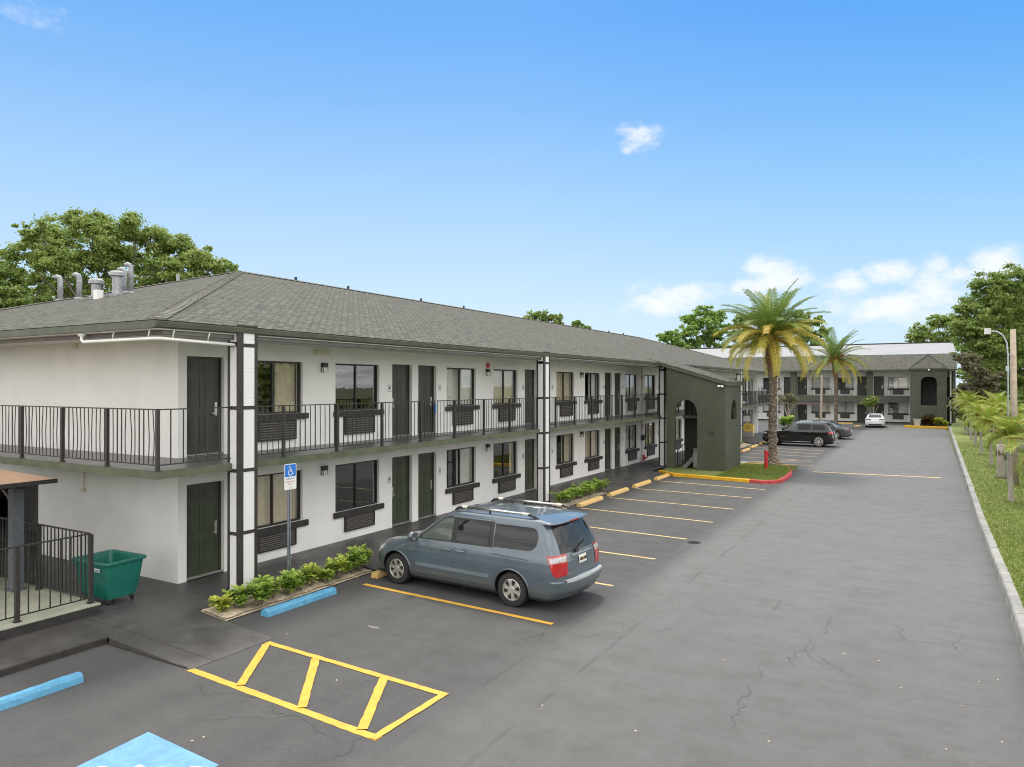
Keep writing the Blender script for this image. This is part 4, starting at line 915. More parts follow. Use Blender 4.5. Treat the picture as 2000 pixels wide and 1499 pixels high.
px_tree('dark lower tree mass at the left edge behind the roof vents', G1, 52, [(-40,560,60),(10,590,50),(60,580,45),(20,545,40),(110,590,40),(160,590,38),(210,600,35),(-20,520,35),(-60,480,50),(35,610,35),(-20,620,40),(80,545,30)], 'leaf_oak', 42000, .24, .35, hue=.42)
px_tree('small rounded treetop showing over the middle of the long ridge', G1, 75, [(1040,622,18),(1062,620,20),(1085,628,18),(1030,640,18),(1070,645,24),(1050,650,22)], 'leaf_oak', 9000, .3, .3, hue=.5)
px_tree('narrow pale treetop just right of the rounded one over the ridge', G1, 80, [(1128,636,12),(1140,648,12),(1122,650,12),(1148,642,7)], 'leaf_pale', 3500, .3, .2, hue=.4)
px_tree('tall bright green tree left of the big palm behind the roofs', G1, 118, [(1350,625,20),(1375,612,20),(1400,622,20),(1345,650,22),(1375,640,26),(1405,650,20),(1385,665,24),(1350,675,20),(1410,680,18),(1420,640,12)], 'leaf_pale', 15000, .42, .4, hue=.6)
px_tree('low bright green tree where the long roof meets the white roof', G1, 112, [(1297,660,14),(1315,655,15),(1325,672,16),(1305,680,16),(1335,685,14)], 'leaf_pale', 6500, .4, .3, hue=.45)
px_tree('green tree half hidden behind the crown of the big palm', G1, 120, [(1450,630,22),(1475,620,20),(1440,655,22),(1480,655,24),(1520,640,24),(1460,685,22),(1500,680,24)], 'leaf_oak', 12000, .42, .4, hue=.55)
px_tree('green tree filling the gap between the two tall palms', G1, 110, [(1560,620,20),(1590,628,20),(1608,650,15),(1570,655,24),(1540,640,22),(1600,672,18),(1575,685,20)], 'leaf_oak', 11000, .4, .4, hue=.5)
G2 = 'trees beyond the lawn'
px_tree('huge dark green tree at the right edge behind the lamp post', G2, 66, [(1985,545,40),(1940,560,38),(1905,600,35),(1960,600,55),(1890,640,38),(1930,660,50),(1990,650,60),(1980,720,60),(1930,720,40),(1960,770,45),(2040,560,60),(2040,680,70),(2060,780,60),(1995,790,45),(1905,690,25),(1880,610,22),(1872,640,20),(1945,730,45),(1985,780,50),(1925,760,30),(1955,690,45),(1900,650,30),(1975,580,45),(1935,620,40),(2010,620,50)], 'leaf_oak', 140000, .23, .3, hue=.36, depth=.35)
px_tree('olive and brown tree above the right end of the white roof', G2, 122, [(1800,650,24),(1830,630,24),(1860,635,24),(1850,665,28),(1815,670,24),(1785,665,14),(1890,640,30)], 'leaf_oak', 14000, .42, .4, hue=.55)
px_tree('leafy tree screening the right side of the far block', G2, 100, [(1900,680,30),(1920,740,35),(1890,730,22),(1940,790,35),(1900,790,30)], 'leaf_oak', 12000, .36, .35, hue=.40)
px_tree('tangle of dry brown vines beside the far block', G2, 62, [(1885,700,20),(1905,720,22),(1895,760,26),(1920,770,26),(1885,800,24),(1915,805,26),(1945,800,26),(1930,740,24)], 'leaf_dry', 26000, .26, .25, hue=.45, name='vine_thicket', cat='vines')
px_tree('dark hedge of bushes behind the row of short palms', G2, 60, [(1935,810,24),(1965,800,24),(1990,815,24),(2020,800,30),(2050,815,30),(1960,840,22),(2000,845,22),(1900,800,20),(1915,825,22),(1890,815,16),(1935,835,20),(1980,780,26),(2020,780,30)], 'leaf_dark', 26000, .22, .2, hue=.5, name='hedge', cat='hedge')
# trees and a low shed on the open side of the lot (they show in the window panes)
for i, (x, y, r) in enumerate([(26,-12,5),(30,2,6),(27,16,5),(33,28,6),(28,40,5.5),(31,54,6)]):
    lab = ['round tree nearest the viewer beyond the lawn','second round tree beyond the lawn, taller','third tree beyond the lawn, behind the shed','fourth and widest tree beyond the lawn','fifth tree beyond the lawn near the lamp post','last tree beyond the lawn before the dark hedge'][i]
    tree(lab, G2, (x,y,.2), [((x+random.uniform(-2,2), y+random.uniform(-3,3), 3.2+random.uniform(0,3.5)), r*.55) for _ in range(6)], 'leaf_oak', 5000, .5, .3)
sh = thing('shed', 'long low metal clad shed beyond the lawn', 'shed', (20,10,.24), world=True)
m = MB(); m.box(18,24,-6,26,.24,3.4); m.build('wall', 'fence_grey', sh); m = MB(); m.prism([(17.6,-6.4,3.4),(24.4,-6.4,3.4),(21,-6.4,4.6)], (0,32.8,0)); m.build('roof', 'whiteroof', sh)

# ------------------------------------------------------------------ palms
def fronds(specs, L, nl, ll, wd, hang=.55, fold=.5, tint=.5, tv=.15, stiff=0.):
    """specs: (azimuth, start elevation, bend, length factor). Returns leaflet arrays and rachis tubes"""
    V, F, T = [], [], []; mb = MB(); k = 0
    for az, el, bend, lf in specs:
        L1 = L*lf; n = 14; d = Vector((math.cos(az), math.sin(az), 0)); p = Vector((0,0,0)); pts = [p.copy()]; e = el; side = Vector((-d.y, d.x, 0)); dirs = []
        for i in range(n):
            e -= bend/n*(.4+1.2*i/n); dr = d*math.cos(e)+Vector((0,0,math.sin(e))); p = p + dr*(L1/n); pts.append(p.copy()); dirs.append(dr)
        dirs.append(dirs[-1]); mb.tube(pts, [.035*(1-.85*i/n)+.004 for i in range(n+1)], 4, cap=False)
        tw = random.uniform(-.35,.35); tb = tint + random.uniform(-tv, tv)
        for j in range(nl):
            s = .10 + .9*j/(nl-1); x = s*n; i = min(int(x), n-1); f = x-i; q = pts[i].lerp(pts[i+1], f); dr = dirs[i]
            up = side.cross(dr) if side.cross(dr).z > 0 else -side.cross(dr)
            prof = math.sin(min(1, (s-.05)*1.6+.28)*PI*.5)*(1-.62*max(0, s-.5)*1.6)
            for sg in (-1, 1):
                ln = ll*prof*random.uniform(.85,1.12); fw = .55+.35*s
                a = (side*sg*math.cos(tw) + up*math.sin(tw)*sg*.5 + up*fold*random.uniform(.2,.7) + dr*fw).normalized()
                m1 = q + a*ln*.5; b = (a + Vector((0,0,-hang))).normalized(); m2 = m1 + b*ln*.5
                wv = dr*wd*.5; V += [q-wv*.6, q+wv*.6, m1+wv, m1-wv, m2+wv*.15, m2-wv*.15]; F += [(k,k+1,k+2,k+3),(k+3,k+2,k+4,k+5)]; k += 6
                tt = tb + random.uniform(-.1,.1) + .12*s; T += [tt, tt, tt, tt, tt+.12, tt+.12]
    return V, F, T, mb
def palm_trunk(mb, base_r, r_, pts):
    path = [Vector(p) for p in pts]; n = 44; P2 = []; R = []
    for i in range(n+1):
        s = i/n*(len(path)-1); j = min(int(s), len(path)-2); q = path[j].lerp(path[j+1], s-j); P2.append(q)
        R.append(r_ + (base_r-r_)*max(0, 1-q.z/.9)**1.8 + (.035 if i % 2 else 0) + (.09*max(0, min(1,(i/n-.72)/.15))))
    mb.tube(P2, R, 12)
def big_palm(label, loc, top, specs_g, specs_y, L=3.1, r_=.20, base_r=.46, fruit=False, group=None):
    t = thing('palm_tree', label, 'palm tree', loc, 0, group); tp = Vector(top); mb = MB()
    palm_trunk(mb, base_r, r_, [(0,0,-.05),(tp.x*.12,tp.y*.1,tp.z*.3),(tp.x*.3+.05,tp.y*.4,tp.z*.6),tp]); mb.build('trunk', 'palm_trunk', t, org=(0,0,0))
    # cut leaf bases under the crown
    b = MB()
    for i in range(70):
        a = i*2.4; z = tp.z - 1.5 + 1.5*i/70; rr = r_+.09; d = Vector((math.cos(a), math.sin(a), 0)); q = Vector((tp.x*(.75+.25*i/70), tp.y, z)) + d*rr*.85
        b.prism([q, q+Vector((-d.y,d.x,0))*.05, q+d*.10+Vector((-d.y,d.x,0))*.02+Vector((0,0,.24))], d*.04+Vector((0,0,.01)))
    b.build('leaf_bases', 'leafbase', t, org=(0,0,0))
    for nm, sp, m, tn in (('fronds', specs_g, 'frond', .5), ('yellow_fronds', specs_y, 'frond_yellow', .45)):
        V, F, T, r = fronds(sp, L, 58, .58, .044, tint=tn, tv=.3, hang=.4 if nm == 'fronds' else 1.1); V = [v+tp for v in V]
        o = fast_mesh(nm, V, F, T, m, t); r.v = [tuple(Vector(v)+tp) for v in r.v]; r.build('frond_stems', 'stem_green' if nm == 'fronds' else 'stem_yellow', o, org=(0,0,0))
    if fruit:
        f = MB()
        for i in range(16):
            a = random.uniform(0, 2*PI); e = Vector((math.cos(a)*random.uniform(.5,1), math.sin(a)*random.uniform(.5,1), random.uniform(-.5,.7))); f.tube([tp, tp+e*.8+Vector((0,0,.25)), tp+e*1.25], .02, 4)
            for j in range(26): q = tp+e*random.uniform(.6,1.3)+Vector((random.gauss(0,.1),random.gauss(0,.1),.15+random.gauss(0,.1))); f.lathe([(.01,-.03),(.035,0),(.01,.03)], q, n=4)
        f.build('fruit', 'fruit_orange', t, org=(0,0,0))
    return t
MAT['leafbase'] = pm('palm_leaf_bases', (.28, .15, .075), .9, var=.35, vs=6); MAT['stem_green'] = pm('frond_stem', (.25, .27, .10), .6); MAT['stem_yellow'] = pm('yellow_frond_stem', (.5, .36, .10), .6); MAT['fruit_orange'] = pm('palm_fruit', (.5, .17, .04), .6)
def specs(n, el0, el1, b0, b1, l0=.9, l1=1.05): return [(i*2.39996+random.uniform(-.15,.15), el0+(el1-el0)*(i/n)+random.uniform(-.08,.08), b0+(b1-b0)*(i/n)+random.uniform(-.15,.15), random.uniform(l0,l1)) for i in range(n)]
GP = 'tall date palms along the lot'
big_palm('large date palm with yellowing lower fronds on the grass island', (-7.25,40.3,.13), (-.05,0,6.75), specs(34,1.42,.40,.7,1.25,.9,1.08), specs(30,.70,-.25,1.2,1.6,.9,1.08), fruit=False, group=GP)
big_palm('smaller date palm with orange fruit stalks near the far block', (-8.7,84.6,.1), (-.1,0,6.9), specs(38,1.4,.1,.7,1.5), specs(14,.3,-.3,1.3,1.5,.85,1.0), L=3.9, r_=.16, base_r=.3, fruit=True, group=GP)
def short_palm(label, loc, ht, L, n=16, lean=(0,0), tint=.5, r_=.075):
    n = int(n*1.15); t = thing('short_palm', label, 'palm', loc, 0, 'short palms in a row on the lawn'); tp = Vector((lean[0], lean[1], ht)); mb = MB()
    mb.tube([(0,0,-.02),(0,0,.06),(lean[0]*.2,lean[1]*.2,ht*.4),(lean[0]*.7,lean[1]*.7,ht*.75),tp], [r_*2.1,r_*1.3,r_,r_*.9,r_*.75], 9); mb.build('trunk', 'bark_grey', t, org=(0,0,0), smooth=True)
    c = MB(); c.tube([tp-Vector((0,0,.05)), tp+Vector((0,0,.35))], [r_*.95, r_*.5], 8); c.build('crownshaft', 'stem_green', t, org=(0,0,0), smooth=True); q = tp+Vector((0,0,.3))
    V, F, T, r = fronds(specs(n,1.42,.0,.9,1.8,.8,1.1), L, 38, .38, .030, hang=.5, fold=.9, tint=tint, tv=.25); o = fast_mesh('fronds', [v+q for v in V], F, T, 'frond_small', t)
    r.v = [tuple(Vector(v)+q) for v in r.v]; r.build('frond_stems', 'stem_yellow', o, org=(0,0,0)); return t
MAT['bark_grey'] = pm('grey_palm_bark', (.30, .27, .23), .9, var=.2, vs=8, bump=.4, bs=12)
SP = [('short palm nearest the viewer, its arching fronds cut by the right edge', (3.0,24.0), 2.0, 1.7, 18), ('short leaning palm with yellow green fronds beside the lamp post', (2.5,31.0), 1.95, 1.25, 16), ('short palm crowding the lamp post on its lawn side', (3.7,33.5), 2.1, 1.5, 16), ('slim short palm behind the dead stump', (2.75,44.6), 1.9, 1.35, 14),
      ('slim short palm two past the dead stump', (2.7,51.6), 1.85, 1.4, 14), ('short palm with browned skirt set back from the kerb', (3.9,47.5), 1.9, 1.5, 14), ('short palm third from the far end of the row', (2.75,65.2), 2.3, 1.5, 14), ('short palm second from the far end of the row', (2.75,71.3), 2.3, 1.6, 14), ('last short palm of the row beside the far stair tower', (2.8,78.4), 2.4, 1.7, 14), ('short palm half hidden behind the last ones of the row', (4.2,74.0), 2.3, 1.7, 14), ('bushy short palm behind the stump near the grey fence', (4.4,40.5), 1.8, 1.7, 15), ('slim short palm midway along the lawn kerb', (2.7,58.3), 1.9, 1.5, 14), ('full short palm in the second row, midway along the lawn', (4.0,56.0), 2.0, 1.8, 16), ('full short palm in the second row, nearer the far block', (4.1,64.0), 2.2, 1.8, 16), ('short palm in the second row, right of the lamp post', (4.6,36.4), 2.1, 1.7, 16), ('low short palm against the grey fence near the right edge', (4.5,30.0), 1.9, 1.7, 16)]
for i, (lab, (x, y), h_, L_, n_) in enumerate(SP): short_palm(lab, (x,y,.24), h_, L_*.84, n_, lean=(random.uniform(-.15,.1), random.uniform(-.15,.15)), tint=.5)
t = thing('palm_stump', 'thick dead palm stump with peeling brown fibre on the lawn', 'stump', (2.75,38.5,.24)); mb = MB(); mb.tube([(0,0,-.02),(0,0,.2),(.02,0,.7),(.03,.02,1.5)], [.26,.2,.19,.21], 10); mb.build('trunk', 'bark_grey', t, org=(0,0,0), smooth=True)
V, F, T, r = fronds([(i*.9, -.9, 1.0, random.uniform(.6,1)) for i in range(12)], .9, 18, .2, .04, tint=.5); fast_mesh('dead_fronds', [v+Vector((0.02,0,1.5)) for v in V], F, T, 'leaf_dry', t)
# bits of grey fence between the palms and the trees
fe = thing('fence', 'low grey board fence behind the row of short palms', 'fence', (5.2,50,.24), world=True)
m = MB()
for i in range(150): m.box(5.2,5.225,26+i*.36,26.33+i*.36,.3,1.75+random.uniform(-.02,.02))
m.build('boards', 'fence_grey', fe); m = MB(); m.box(5.225,5.27,26,80,.6,.7); m.box(5.225,5.27,26,80,1.4,1.5); m.build('rails', 'fence_grey', fe)

# lawn blades near the kerb and on the island
def blades(name, n, fn, hgt, m='grassblade'):
    P_ = fn(n); n = len(P_); a = RNG.uniform(0, 2*PI, n); h_ = hgt*RNG.uniform(.4,1.2,(n,1)); s = np.stack([np.cos(a), np.sin(a), np.zeros(n)], 1)*.012; lean = RNG.normal(0,.4,(n,3))*h_; lean[:,2] = 0
    up = np.zeros((n,3)); up[:,2:] = h_; V = np.stack([P_-s, P_+s, P_+up+lean], 1).reshape(-1,3)
    return fast_mesh(name, V, np.arange(3*n).reshape(-1,3), np.repeat(RNG.uniform(.1,.95,n),3), m, kind='stuff')
def lawnpts(n):
    y = 12 + 50*RNG.random(n)**1.7; x = np.array([kx(v) for v in y]) + .2 + RNG.random(n)*2.6*(1+ (y-12)/30); return np.stack([x, y, np.full(n,.235)], 1)
tag(blades('grass', 90000, lawnpts, .07), 'short green lawn grass beyond the kerb', 'grass')
def islpts(n): 
    x = -8.62+2.75*RNG.random(n); y = 33.5+6.5*RNG.random(n); return np.stack([x, y, np.full(n,.128)], 1)
tag(blades('grass', 16000, islpts, .07), 'short green grass on the island around the big palm', 'grass')

# ------------------------------------------------------------------ shrubs in the beds
def shrub_mesh(nst, ht, spread, leaf, m, seed):
    random.seed(seed); st = MB(); V, F, T = [], [], []; k = 0
    for i in range(nst):
        a = random.uniform(0,2*PI); r_ = spread*math.sqrt(random.random()); tipz = ht*random.uniform(.45,1.0); tip = Vector((math.cos(a)*r_, math.sin(a)*r_, tipz)); st.tube([(tip.x*.25,tip.y*.25,-.03), (tip.x*.6,tip.y*.6,tipz*.5), tip], .006, 4, cap=False)
        tb = random.uniform(.25,.75)
        for w_ in range(3):
            c = tip*(1-.14*w_)
            for j in range(8):
                b = 2*PI*j/8+random.uniform(-.3,.3)+w_; e = random.uniform(.1,.9)-.25*w_; d = Vector((math.cos(b)*math.cos(e), math.sin(b)*math.cos(e), math.sin(e))); s = Vector((-math.sin(b), math.cos(b), 0)); l = leaf*random.uniform(.7,1.15); up = s.cross(d)*-1
                q = [c, c+d*l*.45+s*l*.16+up*.004, c+d*l*.8+s*l*.24, c+d*l*1.02, c+d*l*.8-s*l*.24, c+d*l*.45-s*l*.16+up*.004]
                V += q; F += [(k,k+1,k+2,k+3),(k,k+3,k+4,k+5)]; k += 6; tt = tb+random.uniform(-.2,.2)+(.1 if w_ == 0 else -.1); T += [tt]*6
    return V, F, T, st
def shrub(label, group, loc, nst=14, ht=.42, spread=.24, leaf=.11, m='leaf_shrub', seed=1, name='shrub', cat='shrub'):
    t = thing(name, label, cat, loc, 0, group); V, F, T, st = shrub_mesh(nst, ht, spread, leaf, m, seed); fast_mesh('foliage', V, F, T, m, t); st.build('stems', 'bark', t, org=(0,0,0)); return t
GB = 'shrubs in the bed by the blue wheel block'
B1 = [(9.02,-11.52,.30,.17,'leaf_shrub_yellow','pale yellow green shrub at the near tip of the sandy bed'),(9.42,-11.50,.44,.22,'leaf_shrub','green shrub against the foot of the first column'),(9.75,-11.38,.50,.24,'leaf_shrub','taller green shrub in front of the first column'),(10.12,-11.45,.46,.24,'leaf_shrub','green shrub just left of the sign post foot'),
      (10.5,-11.4,.50,.24,'leaf_shrub','green shrub wrapped round the sign post foot'),(10.88,-11.45,.42,.22,'leaf_shrub','low green shrub just right of the sign post'),(11.22,-11.4,.48,.18,'leaf_shrub_yellow','yellowed shrub above the far end of the blue wheel block'),(11.58,-11.42,.40,.22,'leaf_shrub','small green shrub between the two yellowed ones'),
      (11.92,-11.4,.46,.20,'leaf_shrub_yellow','yellowed shrub nearest the van'),(12.3,-11.45,.50,.24,'leaf_shrub','green shrub left of the van nose'),(12.68,-11.42,.58,.25,'leaf_shrub','tallest green shrub beside the van bumper'),(12.95,-11.6,.52,.2,'leaf_shrub','green shrub tucked in front of the van')]
for i, (y, x, h_, s_, m_, lab) in enumerate(B1): shrub(lab, GB, (x,y,.06), 15 if s_ > .2 else 10, h_*.88, s_*1.05, .135, m_, 100+i)
GC = 'shrubs in the second bed'
B2 = ['green shrub at the near end of the second bed','second green shrub of the bed beside the middle column','third shrub of the second bed, wide and low','fourth shrub of the second bed, yellow flecked','fifth shrub of the second bed, behind the yellow block','sixth shrub of the second bed, upright','seventh shrub of the second bed','last and tallest shrub at the far end of the second bed']
for i, lab in enumerate(B2): shrub(lab, GC, (-11.55+random.uniform(-.05,.1), 23.5+.5*i, .06), 16, .40+.02*i, .34, .13, 'leaf_shrub', 200+i)
for i, lab in enumerate(['near shrub of the bed past the green stair tower','middle shrub of the bed past the green stair tower','far shrub of the bed past the green stair tower']): shrub(lab, 'shrubs past the stair tower', (-11.3, 47.5+1.2*i, .06), 18, .6, .55, .16, 'leaf_shrub', 300+i)
shrub('dark red cordyline bush beside the white planter', 'bushes by the far stair tower', (-.2,85.9,.1), 26, 1.1, .6, .35, 'leaf_red', 400, 'bush', 'bush')
shrub('yellow green croton bush right of the red bush', 'bushes by the far stair tower', (.75,85.8,.1), 30, .8, .5, .28, 'leaf_shrub_yellow', 401, 'bush', 'bush')
shrub('lower pale bush at the end of the yellow kerb', 'bushes by the far stair tower', (1.3,85.8,.1), 26, .6, .4, .25, 'leaf_shrub_yellow', 402, 'bush', 'bush')
m = MB(); m.prism([(-1.35,85.5,.1),(-.85,85.5,.1),(-.78,85.5,.85),(-1.42,85.5,.85)], (0,.5,0)); m.box(-1.47,-.73,85.45,86.05,.8,.88); tag(m.build('planter', 'concrete'), 'square pale concrete planter beside the dark red bush', 'planter')

# ------------------------------------------------------------------ wheel blocks
def block(label, xc, y0, y1, m, x_skew=0., group='concrete wheel blocks'):
    mb = MB(); n_ = 14; xs = [(-.10,0),(-.085,.08),(-.055,.125),(.055,.125),(.085,.08),(.10,0)]; L_ = y1-y0
    V = []; 
    for i in range(n_+1):
        for x, z in xs: V.append((xc+x_skew*i/n_+x+random.gauss(0,.002), y0+L_*i/n_, z+(random.gauss(0,.002) if z else 0)))
    Fs = []
    for i in range(n_):
        for j in range(5): Fs.append((i*6+j, (i+1)*6+j, (i+1)*6+j+1, i*6+j+1))
    Fs += [tuple(range(6)), tuple(range(n_*6, n_*6+6))[::-1]]; mb.add(V, Fs); o = mb.build('wheel_block', m); recalc(o); return tag(o, label, 'wheel block', group)
block('blue wheel block in the foreground, cut by the left edge', -10.84, 4.2, 6.02, 'stop_blue')
block('blue wheel block below the shrubs by the disabled parking sign', -10.84, 9.42, 11.22, 'stop_blue', .02)
block('yellow wheel block under the nose of the van', -10.86, 12.55, 14.35, 'stop_yellow')
block('yellow wheel block hidden just beyond the van', -10.86, 15.3, 17.1, 'stop_yellow'); block('yellow wheel block second beyond the van', -10.86, 18.0, 19.8, 'stop_yellow'); block('yellow wheel block showing past the van roof, by the second bed', -10.9, 20.8, 22.6, 'stop_yellow')
block('yellow wheel block alongside the second bed', -10.88, 23.6, 25.6, 'stop_yellow'); block('yellow wheel block just past the second bed', -10.88, 26.4, 28.3, 'stop_yellow'); block('yellow wheel block second from the green stair tower', -10.88, 29.15, 31.1, 'stop_yellow'); block('yellow wheel block touching the yellow island kerb', -10.88, 31.95, 33.75, 'stop_yellow')
block('yellow wheel block nearest the bed past the stair tower', -10.6, 48.2, 50.4, 'stop_yellow'); block('yellow wheel block beside the nose of the black car', -10.75, 51.6, 53.8, 'stop_yellow'); block('yellow wheel block hidden by the black car', -10.8, 55.2, 57.2, 'stop_yellow')
for x, lab in ((-8.45,'yellow wheel block left of the white car at the far kerb'),):
    o = block(lab, 0, 0, 1.9, 'stop_yellow'); o.rotation_euler = (0,0,PI/2); o.location = (x, 90.0, 0)
o = block('slanting yellow wheel block beside the white car', 0, 0, 1.8, 'stop_yellow'); o.location = (-6.6, 84.5, 0); o.rotation_euler = (0,0,-.2)
o = block('yellow wheel block behind the black car near the far column', 0, 0, 2, 'stop_yellow'); o.location = (-12.2, 76, 0); o.rotation_euler = (0,0,.5)

# ------------------------------------------------------------------ disabled parking sign
s = thing('parking_sign', 'blue and white disabled parking sign on a galvanised post in the shrubs', 'sign', (-11.7,10.8,.05), world=True)
m = MB(); 
for a, b in ((-.03,-.014),(.014,.03)): m.box(-11.7,-11.66,10.8+a,10.8+b,.05,2.62)
m.box(-11.7,-11.69,10.786,10.814,.05,2.62)
po = m.build('post', 'galv', s)
def rrect(y0, y1, z0, z1, r_, x, n_=5):
    P_ = []
    for cy_, cz_, a0_ in ((y1-r_,z1-r_,0),(y0+r_,z1-r_,90),(y0+r_,z0+r_,180),(y1-r_,z0+r_,270)):
        for i in range(n_+1): a = math.radians(a0_+90*i/n_); P_.append((x, cy_+r_*math.cos(a), cz_+r_*math.sin(a)))
    return P_
sx = -11.655; m = MB(); m.prism(rrect(10.65,10.98,2.16,2.70,.035,sx), (.004,0,0)); m.build('sign_plate', 'white', s)
m = MB(); m.prism(rrect(10.665,10.965,2.43,2.685,.02,sx+.0045), (.001,0,0)); m.build('blue_panel', 'sign_blue', s)
m = MB(); wheelchair(m, lambda u, v: (sx+.0065, 10.72+.20*u, 2.445+.22*v), .09); m.build('wheelchair_symbol', 'white', s)
for body, z_, mt, sz in (('PARKING BY', 2.385, 'ink_blue', .045), ('DISABLED PERMIT', 2.325, 'ink_red', .033), ('ONLY', 2.275, 'ink_red', .04)): text('lettering', body, mt, sz, (sx+.006, 10.815, z_), ((0,1,0),(0,0,1)), s, .0008, s.location)
m = MB(); m.lathe([(.012,0),(.012,.006)], (sx+.004,10.815,2.20), 'x', 8); m.build('bolt', 'galv', s)

# ------------------------------------------------------------------ laundry cart
b = thing('laundry_cart', 'open green plastic laundry cart on castors beside the white end wall', 'cart', (-14.1,8.4,.1), math.radians(3))
def tub(z, ex): 
    hx, hy = .50+ex, .36+ex; return hx, hy
m = MB(); 
def ring(hx, hy, z, r_=.07, n_=5):
    P_ = []
    for cx_, cy_, a0_ in ((hx-r_,hy-r_,0),(-hx+r_,hy-r_,90),(-hx+r_,-hy+r_,180),(hx-r_,-hy+r_,270)):
        for i in range(n_+1): a = math.radians(a0_+90*i/n_); P_.append((cx_+r_*math.cos(a), cy_+r_*math.sin(a), z))
    return P_
rings = [ring(.40,.28,.13),ring(.42,.30,.12),ring(.455,.345,.3),ring(.52,.40,.80),ring(.56,.44,.80,.09),ring(.57,.45,.83,.09),ring(.56,.44,.855,.09),ring(.515,.395,.85),ring(.50,.385,.80),ring(.44,.33,.3),ring(.41,.30,.17)]
V = [p for r_ in rings for p in r_]; n_ = 24; Fs = []
for i in range(len(rings)-1):
    for j in range(n_): Fs.append((i*n_+j, i*n_+(j+1) % n_, (i+1)*n_+(j+1) % n_, (i+1)*n_+j))
Fs += [tuple(range(n_))[::-1], tuple(range((len(rings)-1)*n_, len(rings)*n_))]; m.add(V, Fs); o = m.build('tub', 'bin_green', b, org=(0,0,0), smooth=True); recalc(o)
md = o.modifiers.new('e', 'EDGE_SPLIT'); md.split_angle = math.radians(50)
m = MB(); m.box(.503,.506,-.07,.07,.60,.67) if False else m.add([(.16,-.405,.66),(.32,-.405,.66),(.32,-.412,.73),(.16,-.412,.73)], [(0,1,2,3)]); m.build('sticker', 'white', b, org=(0,0,0))
m = MB(); m.add([(.18,-.409,.675),(.30,-.409,.675),(.30,-.4125,.70),(.18,-.4125,.70)], [(0,1,2,3)]); m.build('sticker_band', 'ink_blue', b, org=(0,0,0))
for x in (-.35,.35):
    for y in (-.24,.24):
        m = MB(); m.lathe([(.045,-.018),(.05,-.012),(.05,.012),(.045,.018)], (x,y,.05), 'y', 14); c_ = m.build('castor', 'rubber', b, org=(0,0,0)); m = MB(); m.box(x-.03,x+.03,y-.028,y-.02,.04,.12); m.box(x-.03,x+.03,y+.02,y+.028,.04,.12); m.box(x-.035,x+.035,y-.03,y+.03,.105,.12); m.build('fork', 'chrome', c_, org=(0,0,0))

# ------------------------------------------------------------------ deck, its railing, gazebo
m = MB(); m.box(-21,-13.36,3.5,7.80,.27,.30); dk = thing('deck', 'low pale wooden deck with black railing at the left edge', 'deck', (-17,5.6,.1), world=True); m.build('floor', 'deck', dk)
m = MB(); m.box(-20.9,-13.37,3.6,7.79,.10,.27); m.build('skirt', 'deck_side', dk)
railing(dk, (-13.52,3.6), (-13.52,7.70), .30, 1.60, [4.1,2.85,1.6,.3], .175, pw=.035); railing(dk, (-20.5,7.70), (-13.56,7.70), .30, 1.60, [6.94-1.75*i for i in range(1,4)], .13, pw=.035)
gz = thing('gazebo', 'tan topped garden gazebo on dark posts at the left edge', 'gazebo', (-17.5,6,.3), world=True)
m = MB(); m.box(-15.76,-15.56,7.35,7.55,.3,2.45); m.box(-15.8,-15.52,7.31,7.59,.3,.34); m.build('post', 'post_grey', gz)
m = MB(); m.box(-20.3,-20.1,7.35,7.55,.3,2.45); m.build('post', 'post_grey', gz); m = MB(); m.box(-15.76,-15.56,3.2,3.4,.3,2.45); m.build('post', 'post_grey', gz)
m = MB(); m.box(-20.6,-15.4,7.40,7.5,2.32,2.44); m.box(-15.7,-15.62,2.6,7.4,2.32,2.44); m.build('beam', 'plastic', gz)
m = MB(); m.tube([(-15.78,7.45,1.75)]+[(-15.78-1.0*(1-math.cos(a)),7.45,1.75+.62*math.sin(a)) for a in [i*.16 for i in range(1,10)]]+[(-18.0,7.45,2.38)], .025, 6); m.build('brace', 'wood_pole', gz, smooth=True)
m = MB(); m.add([(-15.02,7.85,2.50),(-15.02,2.9,2.50),(-20.9,2.9,2.5),(-20.9,7.85,2.5),(-17.9,5.4,3.3)], [(0,3,4),(1,0,4),(2,1,4),(3,2,4),(0,1,2,3)]); m.build('canopy', 'canopy', gz)
m = MB(); m.box(-20.95,-15.0,7.83,7.88,2.42,2.50); m.box(-15.03,-14.98,2.9,7.88,2.42,2.50); m.build('canopy_edge', 'plastic', gz)

# ------------------------------------------------------------------ lamp post, red post, things at the far end
lp = thing('lamp_post', 'wooden lamp post with curved white arm and small lamp head on the lawn', 'lamp post', (3.05,36.2,.24), world=True)
m = MB(); m.tube([(3.05,36.2,.2),(2.98,36.0,6.66)], [.14,.10], 14); m.build('post', 'wood_pole', lp, smooth=True)
m = MB(); m.tube([(2.80,35.95,.3),(2.80,35.9,4.6),(2.80,35.9,5.5),(2.76,35.9,6.1),(2.62,35.88,6.42),(2.42,35.86,6.58),(2.15,35.84,6.6)], .032, 8); m.box(2.72,2.84,35.86,35.96,4.95,5.15); m.box(2.8,2.95,35.88,35.93,5.6,5.64); m.build('arm', 'galv', lp, smooth=False)
m = MB(); m.box(1.98,2.2,35.74,35.94,6.48,6.72)
MAT['ductgrey_pale'] = pm('pale_lamp_housing', (.6,.6,.6), .5); m.build('lamp_head', 'ductgrey_pale', lp)
m = MB(); m.lathe([(.085,0),(.085,.97),(.07,1.0)], (-7.21,38.3,.05), n=14); m.box(-7.14,-7.02,38.28,38.32,.84,.9)
tag(m.build('fire_post', 'bollard_red'), 'red standpipe post on the grass island by the big palm', 'standpipe')
pg = thing('pergola', 'weathered brown pergola beam on posts in front of the far block', 'pergola', (-12,82,.1), world=True)
